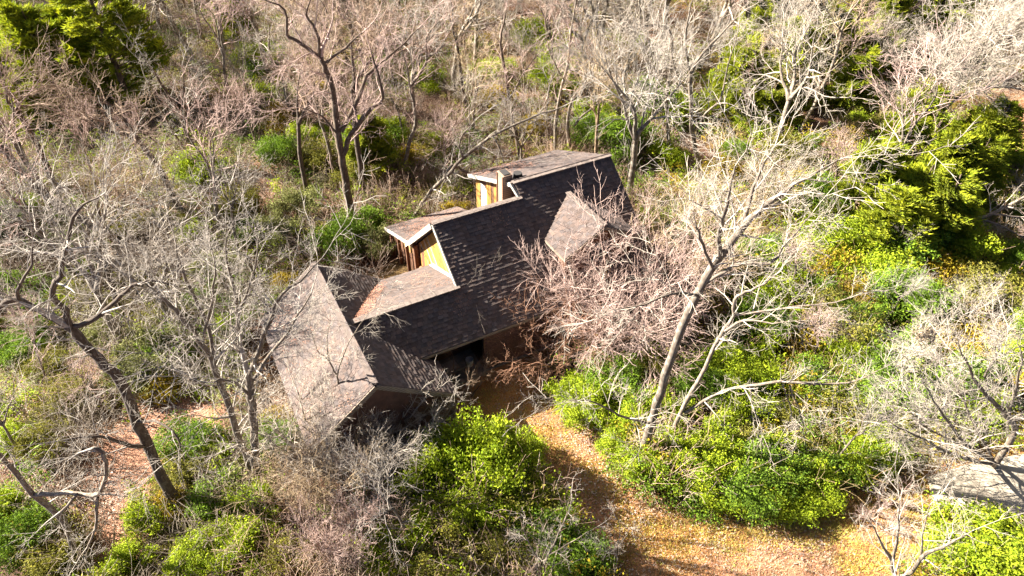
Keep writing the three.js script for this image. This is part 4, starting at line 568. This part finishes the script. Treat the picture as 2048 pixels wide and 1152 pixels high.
juniper(0, 265, 215, 1.6, 'tallest sunlit juniper with a yellow-green cone, left of the wood', 'junipers'); juniper(1, 135, 225, 1.6, 'broad dark juniper just left of the tallest one', 'junipers'); juniper(1, 40, 170, 1.6, 'juniper at the far top corner beside the frame edge', 'junipers'); juniper(1, 20, 240, 1.1, 'low juniper under the far corner trees', 'junipers'); juniper(2, 85, 265, 1.1, 'small round juniper in front of the broad dark one', 'junipers'); juniper(0, 190, 215, 1.0, 'narrow juniper squeezed between the tallest and the broad one', 'junipers'); juniper(1, -30, 90, 1.5, 'juniper cut by the frame at the upper corner', 'junipers'); juniper(1, 480, 95, 1.0, 'lone dark juniper in the pinkish wood', 'junipers'); juniper(1, 745, 350, 0.9, 'juniper standing behind the spreading dark-trunked tree', 'junipers');
for (const [k, u, v, s] of [[1, 1800, 330, 1.1], [0, 1770, 400, 0.75], [1, 1850, 430, 1.1], [1, 1740, 440, 1.0], [2, 1880, 360, 1.1], [2, 1930, 350, 1.2], [1, 1910, 420, 1.0], [0, 1690, 470, 0.8], [1, 1800, 480, 1.0], [1, 1850, 500, 1.0], [2, 1760, 520, 1.2], [1, 1960, 330, 0.9]]) ranked.push([juniper(k, u, v, s, 'feathery lime-tipped juniper on the slope', 'junipers on the slope'), MARK.white]);
for (const [k, u, v, s] of [[1, 1500, 180, 1.2], [0, 1560, 210, 0.9], [1, 1640, 160, 1.2], [1, 1520, 110, 1.3], [1, 1600, 110, 1.2], [0, 1740, 150, 1.0], [1, 1460, 240, 1.2], [0, 1850, 100, 1.1], [1, 1790, 90, 1.3], [1, 1920, 60, 1.3], [1, 2010, 50, 1.4], [1, 1540, 260, 1.1], [1, 1690, 230, 1.0], [1, 1720, 100, 1.2]]) ranked.push([juniper(k, u, v, s, 'dark juniper in the group at the top', 'junipers at the top'), MARK.broad]);

for (const o of scene.children) if (/^bare_tree/.test(o.name)) { const l = o.userData.label; ranked.push([o, /garage/.test(l) ? MARK.fork : /path/.test(l) ? MARK.lean : /slope/.test(l) ? MARK.white : /cedars/.test(l) ? MARK.junip : MARK.chim]); }
{ const ORD = ['nearest', 'second nearest', 'third nearest', 'fourth nearest', 'fifth nearest', 'sixth nearest', 'seventh nearest', 'eighth nearest', 'ninth nearest', 'tenth nearest', 'eleventh nearest', 'twelfth nearest', 'thirteenth nearest'], by = new Map();
  for (const [o, m] of ranked) { const k = o.userData.label; if (!by.has(k)) by.set(k, []); by.get(k).push([o.position.distanceTo(m[0]), o, m[1]]); }
  for (const l of by.values()) if (l.length > 1 && l.length <= 14) l.sort((a, b) => a[0] - b[0]).forEach(([, o, m], i) => { o.userData.label += ', ' + (i === l.length - 1 ? 'farthest from' : ORD[i]) + ' ' + m; }); }
// ---------------------------------------------------------------- brush, ground cover, litter: uncountable
function brushClump(sd, n, h, spread, o) { reseed(sd); const W = new Wood(); for (let k = 0; k < n; k++) { const a = R(0, 6.28), q = R(0, 0.9), d = V(Math.cos(a) * spread * R(0.2, 1), 1, Math.sin(a) * spread * R(0.2, 1)).normalize(); shoot(W, V(Math.cos(a) * q, -0.1, Math.sin(a) * q), d, h * R(0.5, 1.1), 0.018, 2, o); } return W.geo(); }
const OB = { wob: 0.3, trop: -0.03, dens: [0, 0, 3.0, 0], max: 3, min: 0.009 };
const CL = [brushClump(1001, 14, 1.9, 1.4, OB), brushClump(1002, 14, 1.6, 1.9, { ...OB, trop: -0.1 }), brushClump(1003, 18, 1.7, 0.7, { ...OB, wob: 0.14, trop: 0 })];
const BR = new THREE.MeshStandardMaterial({ color: 0xffffff, roughness: 1 });
const okBrush = (x, z, m = 0.9) => distPoly(x, z, HOUSE) < -0.6 && distPoly(x, z, PATH) < -m && distPoly(x, z, CLEAR) < 0.6 - m && distPoly(x, z, DRIVE) < -m;
reseed(1101);
{ const L = [[], [], []], pal = { left: [[0.34, 0.285, 0.21], [0.23, 0.17, 0.12], [0.44, 0.36, 0.28]], mid: [[0.52, 0.36, 0.26], [0.42, 0.27, 0.18], [0.56, 0.43, 0.33]], right: [[0.52, 0.38, 0.18], [0.44, 0.28, 0.12], [0.58, 0.47, 0.30]] };
  for (let i = 0, n = 0; i < 30000 && n < 4200; i++) {
    const z = -R(6, 95), w = 6 - z * 0.8, x = R(-w, w); if (!okBrush(x, z)) continue; const dn = fbm(x * 0.12 + 3, z * 0.12 + 8, 3); if (rnd() > 0.35 + dn || (x > 6 - z * 0.06 && rnd() < (z > -48 ? 0.72 : 0.45))) continue; if (distPoly(x, z, GLADE) > 0 || distPoly(x, z, GRASS) > 0) if (rnd() < 0.85) continue;
    const P = x < -9 + z * 0.1 ? pal.left : x < 8 - z * 0.1 ? pal.mid : pal.right, c = P[Math.floor(rnd() * 3)], k = R(0.75, 1.2); n++;
    L[Math.floor(rnd() * 3)].push([V(x, gy(x, z), z), [R(-0.2, 0.2), R(0, 6.28), R(-0.2, 0.2)], R(0.4, 1.3) * (z < -38 ? 0.8 : 1), c.map((q) => q * k)]);
  }
  const lab = ['tangled leafless undergrowth between the trees', 'drooping bramble canes on the woodland floor', 'upright dry weed stalks between the trees'];
  L.forEach((l, i) => stuff(instanced(CL[i], BR, l), ['underbrush', 'bramble', 'dry_weeds'][i], lab[i], ['underbrush', 'bramble', 'weeds'][i])); }
reseed(1201);
{ const L = [[], []]; // low leafy ground cover in patches
  for (let i = 0, n = 0; i < 120000 && n < 72000; i++) {
    const z = -R(6, 105), w = 8 - z * 0.80, x = R(-w, w); if (!okBrush(x, z, -0.1)) continue; const dn = fbm(x * 0.22 + 31, z * 0.22 + 5, 3), side = x > 4 - z * 0.05 ? (z > -50 ? 0.2 : 0.1) : x < -10 ? 0.11 : 0.03; if (dn + side < 0.5 || rnd() > 0.8) continue;
    n++; const tn = fbm(x * 0.3 + 90, z * 0.3 + 12, 2), tone = tn < 0.4 ? (x > 4 ? 'lime' : 'olive') : tn < 0.52 ? 'lime' : tn < 0.62 ? (x > 0 ? 'ochre' : 'greyGreen') : 'green';
    L[n % 2].push([V(x, gy(x, z) + 0.02 + Math.pow(rnd(), 2) * (fbm(x * 0.6, z * 0.6, 2) > 0.5 ? 1.5 : 0.5), z), [R(-0.6, 0.6), R(0, 6.28), R(-0.6, 0.6)], R(0.7, 1.4), toneOf(tone)]);
  }
  stuff(instanced(SPRAY[0], LEAF, L[0]), 'ground_cover', 'low green and yellow leafy ground cover under the trees', 'ground cover'); stuff(instanced(SPRAY[1], LEAF, L[1]), 'ground_cover', 'trailing evergreen leaves scattered over the woodland floor', 'ground cover'); }
const LITTER = (() => { reseed(1301); const gs = []; const pos = [], nor = [], uv = [], idx = []; for (let k = 0; k < 46; k++) { const a = V(R(-0.6, 0.6), R(0.005, 0.05), R(-0.6, 0.6)), t = R(0, 6.28), d = V(Math.cos(t), R(-0.35, 0.35), Math.sin(t)), s = V(-Math.sin(t), R(-0.4, 0.4), Math.cos(t)), L = R(0.04, 0.08), b = pos.length / 3; for (const q of [a, a.clone().addScaledVector(d, L / 2).addScaledVector(s, L * 0.32), a.clone().addScaledVector(d, L), a.clone().addScaledVector(d, L / 2).addScaledVector(s, -L * 0.32)]) { pos.push(q.x, q.y, q.z); nor.push(0, 1, 0); uv.push(0, 0); } idx.push(b, b + 1, b + 2, b, b + 2, b + 3); }
  const g = new THREE.BufferGeometry(); g.setAttribute('position', new THREE.Float32BufferAttribute(pos, 3)); g.setAttribute('normal', new THREE.Float32BufferAttribute(nor, 3)); g.setAttribute('uv', new THREE.Float32BufferAttribute(uv, 2)); g.setIndex(idx); return g; })();
reseed(1401);
{ const L = [], pal = [[0.50, 0.34, 0.25], [0.58, 0.45, 0.35], [0.45, 0.27, 0.18], [0.62, 0.51, 0.42], [0.36, 0.27, 0.21]];
  for (let i = 0; i < 9000; i++) { const z = -R(8, 95), w = 8 - z * 0.78, x = R(-w, w); if (distPoly(x, z, HOUSE) > 0.4 || distPoly(x, z, DRIVE) > 0 || ((distPoly(x, z, CLEAR) > 0 || distPoly(x, z, PATH) > 0) && rnd() < 0.6)) continue; L.push([V(x, gy(x, z) + 0.01, z), [0, R(0, 6.28), 0], R(0.8, 1.5), pal[Math.floor(rnd() * 5)].map((c) => c * 1.08)]); }
  stuff(instanced(LITTER, BR, L), 'fallen_leaves', 'russet and tan leaf litter over the ground', 'leaf litter');
  const Q = []; const on = (n, fx, fz, y, e) => { for (let i = 0; i < n; i++) { const s = fx(), t = fz(s), [x, z] = fromHouse(s, t); Q.push([V(x, y(s, t) + 0.05, z), e(), R(0.5, 0.9), [[0.50, 0.22, 0.13], [0.56, 0.29, 0.18], [0.40, 0.17, 0.10]][Math.floor(rnd() * 3)]]); } };
  const E = new THREE.Euler(), tilt = (ax, k) => () => { const q = new THREE.Quaternion().setFromAxisAngle(V(0, 1, 0), HA).multiply(new THREE.Quaternion().setFromAxisAngle(ax, k)).multiply(new THREE.Quaternion().setFromAxisAngle(V(0, 1, 0), R(0, 6.28))); E.setFromQuaternion(q); return [E.x, E.y, E.z]; };
  on(90, () => R(0.3, 4.5), () => R(-7.9, -3.9), (s, t) => 2.93 + 0.4 * (t + 3.62), tilt(V(1, 0, 0), -0.38));
  on(60, () => R(-4.9, -2.5), (s) => 2.53 - (s + 5.07) / 2.66 * 4.38 + R(0, 0.35), (s, t) => yC(s, t), tilt(V(1, 0, 0), -0.4));
  on(40, () => R(4.8, 8), () => R(-5.6, -3.2), (s, t) => 6.87 + 0.42 * (t + 0.65), tilt(V(1, 0, 0), -0.4));
  on(16, () => R(-1.9, 9.5), () => R(0.6, 4.3), (s, t) => yF(s, t), tilt(V(1, 0, 0), 0.677)); on(12, () => R(-8, -5.7), () => R(-1.5, 6.2), (s) => yGL(s), tilt(V(0, 0, 1), 0.66)); on(12, () => R(-4.6, 0), () => R(-1.6, 2.2), (s, t) => yC(s, t), tilt(V(1, 0, 0), -0.4));
  const F = [], lie = (n, fs, ft, y, ax, k) => { for (let i = 0; i < n; i++) { const s = fs(), t = ft(), [x, z] = fromHouse(s, t), q = new THREE.Quaternion().setFromAxisAngle(UP, HA).multiply(new THREE.Quaternion().setFromAxisAngle(ax, k)).multiply(new THREE.Quaternion().setFromAxisAngle(UP, R(0, 6.28))).multiply(new THREE.Quaternion().setFromAxisAngle(V(1, 0, 0), 1.5)); F.push([V(x, y(s, t) + 0.07, z), q, V(R(0.4, 0.9), R(0.5, 1.2), R(0.15, 0.25)), [0.4, 0.33, 0.26]]); } };
  lie(7, () => R(-8, -6), () => R(-1, 6), (s) => yGL(s), V(0, 0, 1), 0.66); lie(5, () => R(-3.5, 0), () => R(-1, 2.2), (s, t) => yC(s, t), V(1, 0, 0), -0.4); lie(7, () => R(0.5, 4), () => R(-7, -4), (s, t) => 2.93 + 0.4 * (t + 3.62), V(1, 0, 0), -0.38); lie(6, () => R(5, 9), () => R(-5, -1.5), (s, t) => 6.87 + 0.42 * (t + 0.65), V(1, 0, 0), -0.4); lie(6, () => R(0.5, 4.5), () => R(1.5, 4), (s, t) => yF(s, t), V(1, 0, 0), 0.677);
  stuff(instanced(FANS[1], BR, F), 'fallen_twigs', 'dead twigs dropped on the house roofs', 'twigs');
  stuff(instanced(LITTER, BR, Q), 'roof_leaves', 'drifts of russet leaves on the rear roofs and in the valley', 'leaf litter'); }
const TUFT = (() => { reseed(1501); const pos = [], nor = [], uv = [], idx = []; for (let k = 0; k < 40; k++) { const a = V(R(-0.3, 0.3), -0.01, R(-0.3, 0.3)), t = R(0, 6.28), h = R(0.04, 0.13), b = pos.length / 3, s = V(Math.cos(t), 0, Math.sin(t)), lean = V(R(-0.6, 0.6), 1, R(-0.6, 0.6)); for (const q of [a.clone().addScaledVector(s, -0.009), a.clone().addScaledVector(s, 0.009), a.clone().addScaledVector(lean, h)]) { pos.push(q.x, q.y, q.z); nor.push(-s.z, 0.3, s.x); uv.push(0, 0); } idx.push(b, b + 1, b + 2); }
  const g = new THREE.BufferGeometry(); g.setAttribute('position', new THREE.Float32BufferAttribute(pos, 3)); g.setAttribute('normal', new THREE.Float32BufferAttribute(nor, 3)); g.setAttribute('uv', new THREE.Float32BufferAttribute(uv, 2)); g.setIndex(idx); return g; })();
reseed(1601);
{ const L = []; const add = (x, z, c) => L.push([V(x, gy(x, z), z), [0, R(0, 6.28), 0], R(0.7, 1.5), c.map((q) => q * R(0.8, 1.2))]);
  for (let i = 0; i < 9000; i++) { const u = R(860, 2048), v = R(740, 1152), p = ground(u, v), e = distPoly(p.x, p.z, PATH); if (e < -0.6 || distPoly(p.x, p.z, DRIVE) > -0.1 || distPoly(p.x, p.z, HOUSE) > 0) continue; const n = fbm(p.x * 0.7, p.z * 0.7, 2); if (rnd() > (n > 0.5 ? 0.75 : 0.25)) continue; add(p.x, p.z, n > 0.55 ? [0.86, 0.66, 0.16] : n > 0.45 ? [0.70, 0.60, 0.12] : [0.90, 0.68, 0.42]); }
  for (let i = 0; i < 1500; i++) { const u = R(150, 430), v = R(320, 385), p = ground(u, v); if (distPoly(p.x, p.z, GRASS) > -1) add(p.x, p.z, [0.85, 0.78, 0.42]); }
  stuff(instanced(TUFT, BR, L), 'dry_grass', 'short yellow winter grass along the path and in the gap', 'grass'); }
// a ball of dead leaves caught in the branches
{ const p = onDepth(1848, 672, ground(1985, 935).z + 0.5), g = thing('leaf_nest', 'tan ball of dead leaves caught in pale branches above the drive', 'nest', null, p); reseed(1701); const W = new Wood(); for (let k = 0; k < 90; k++) { const a = rv().normalize().multiplyScalar(R(0.1, 0.38)); W.tube([a, a.clone().addScaledVector(rv(), 0.25)], [0.014, 0.006], 3); } part('twigs', W.geo(), TWIG.tan, g); part('leaves', leafSpray(1702, 120, 0.38, 0.14, 0.08), stdm([0.58, 0.44, 0.28], { side: THREE.DoubleSide }), g); }
renderer.render(scene, camera);
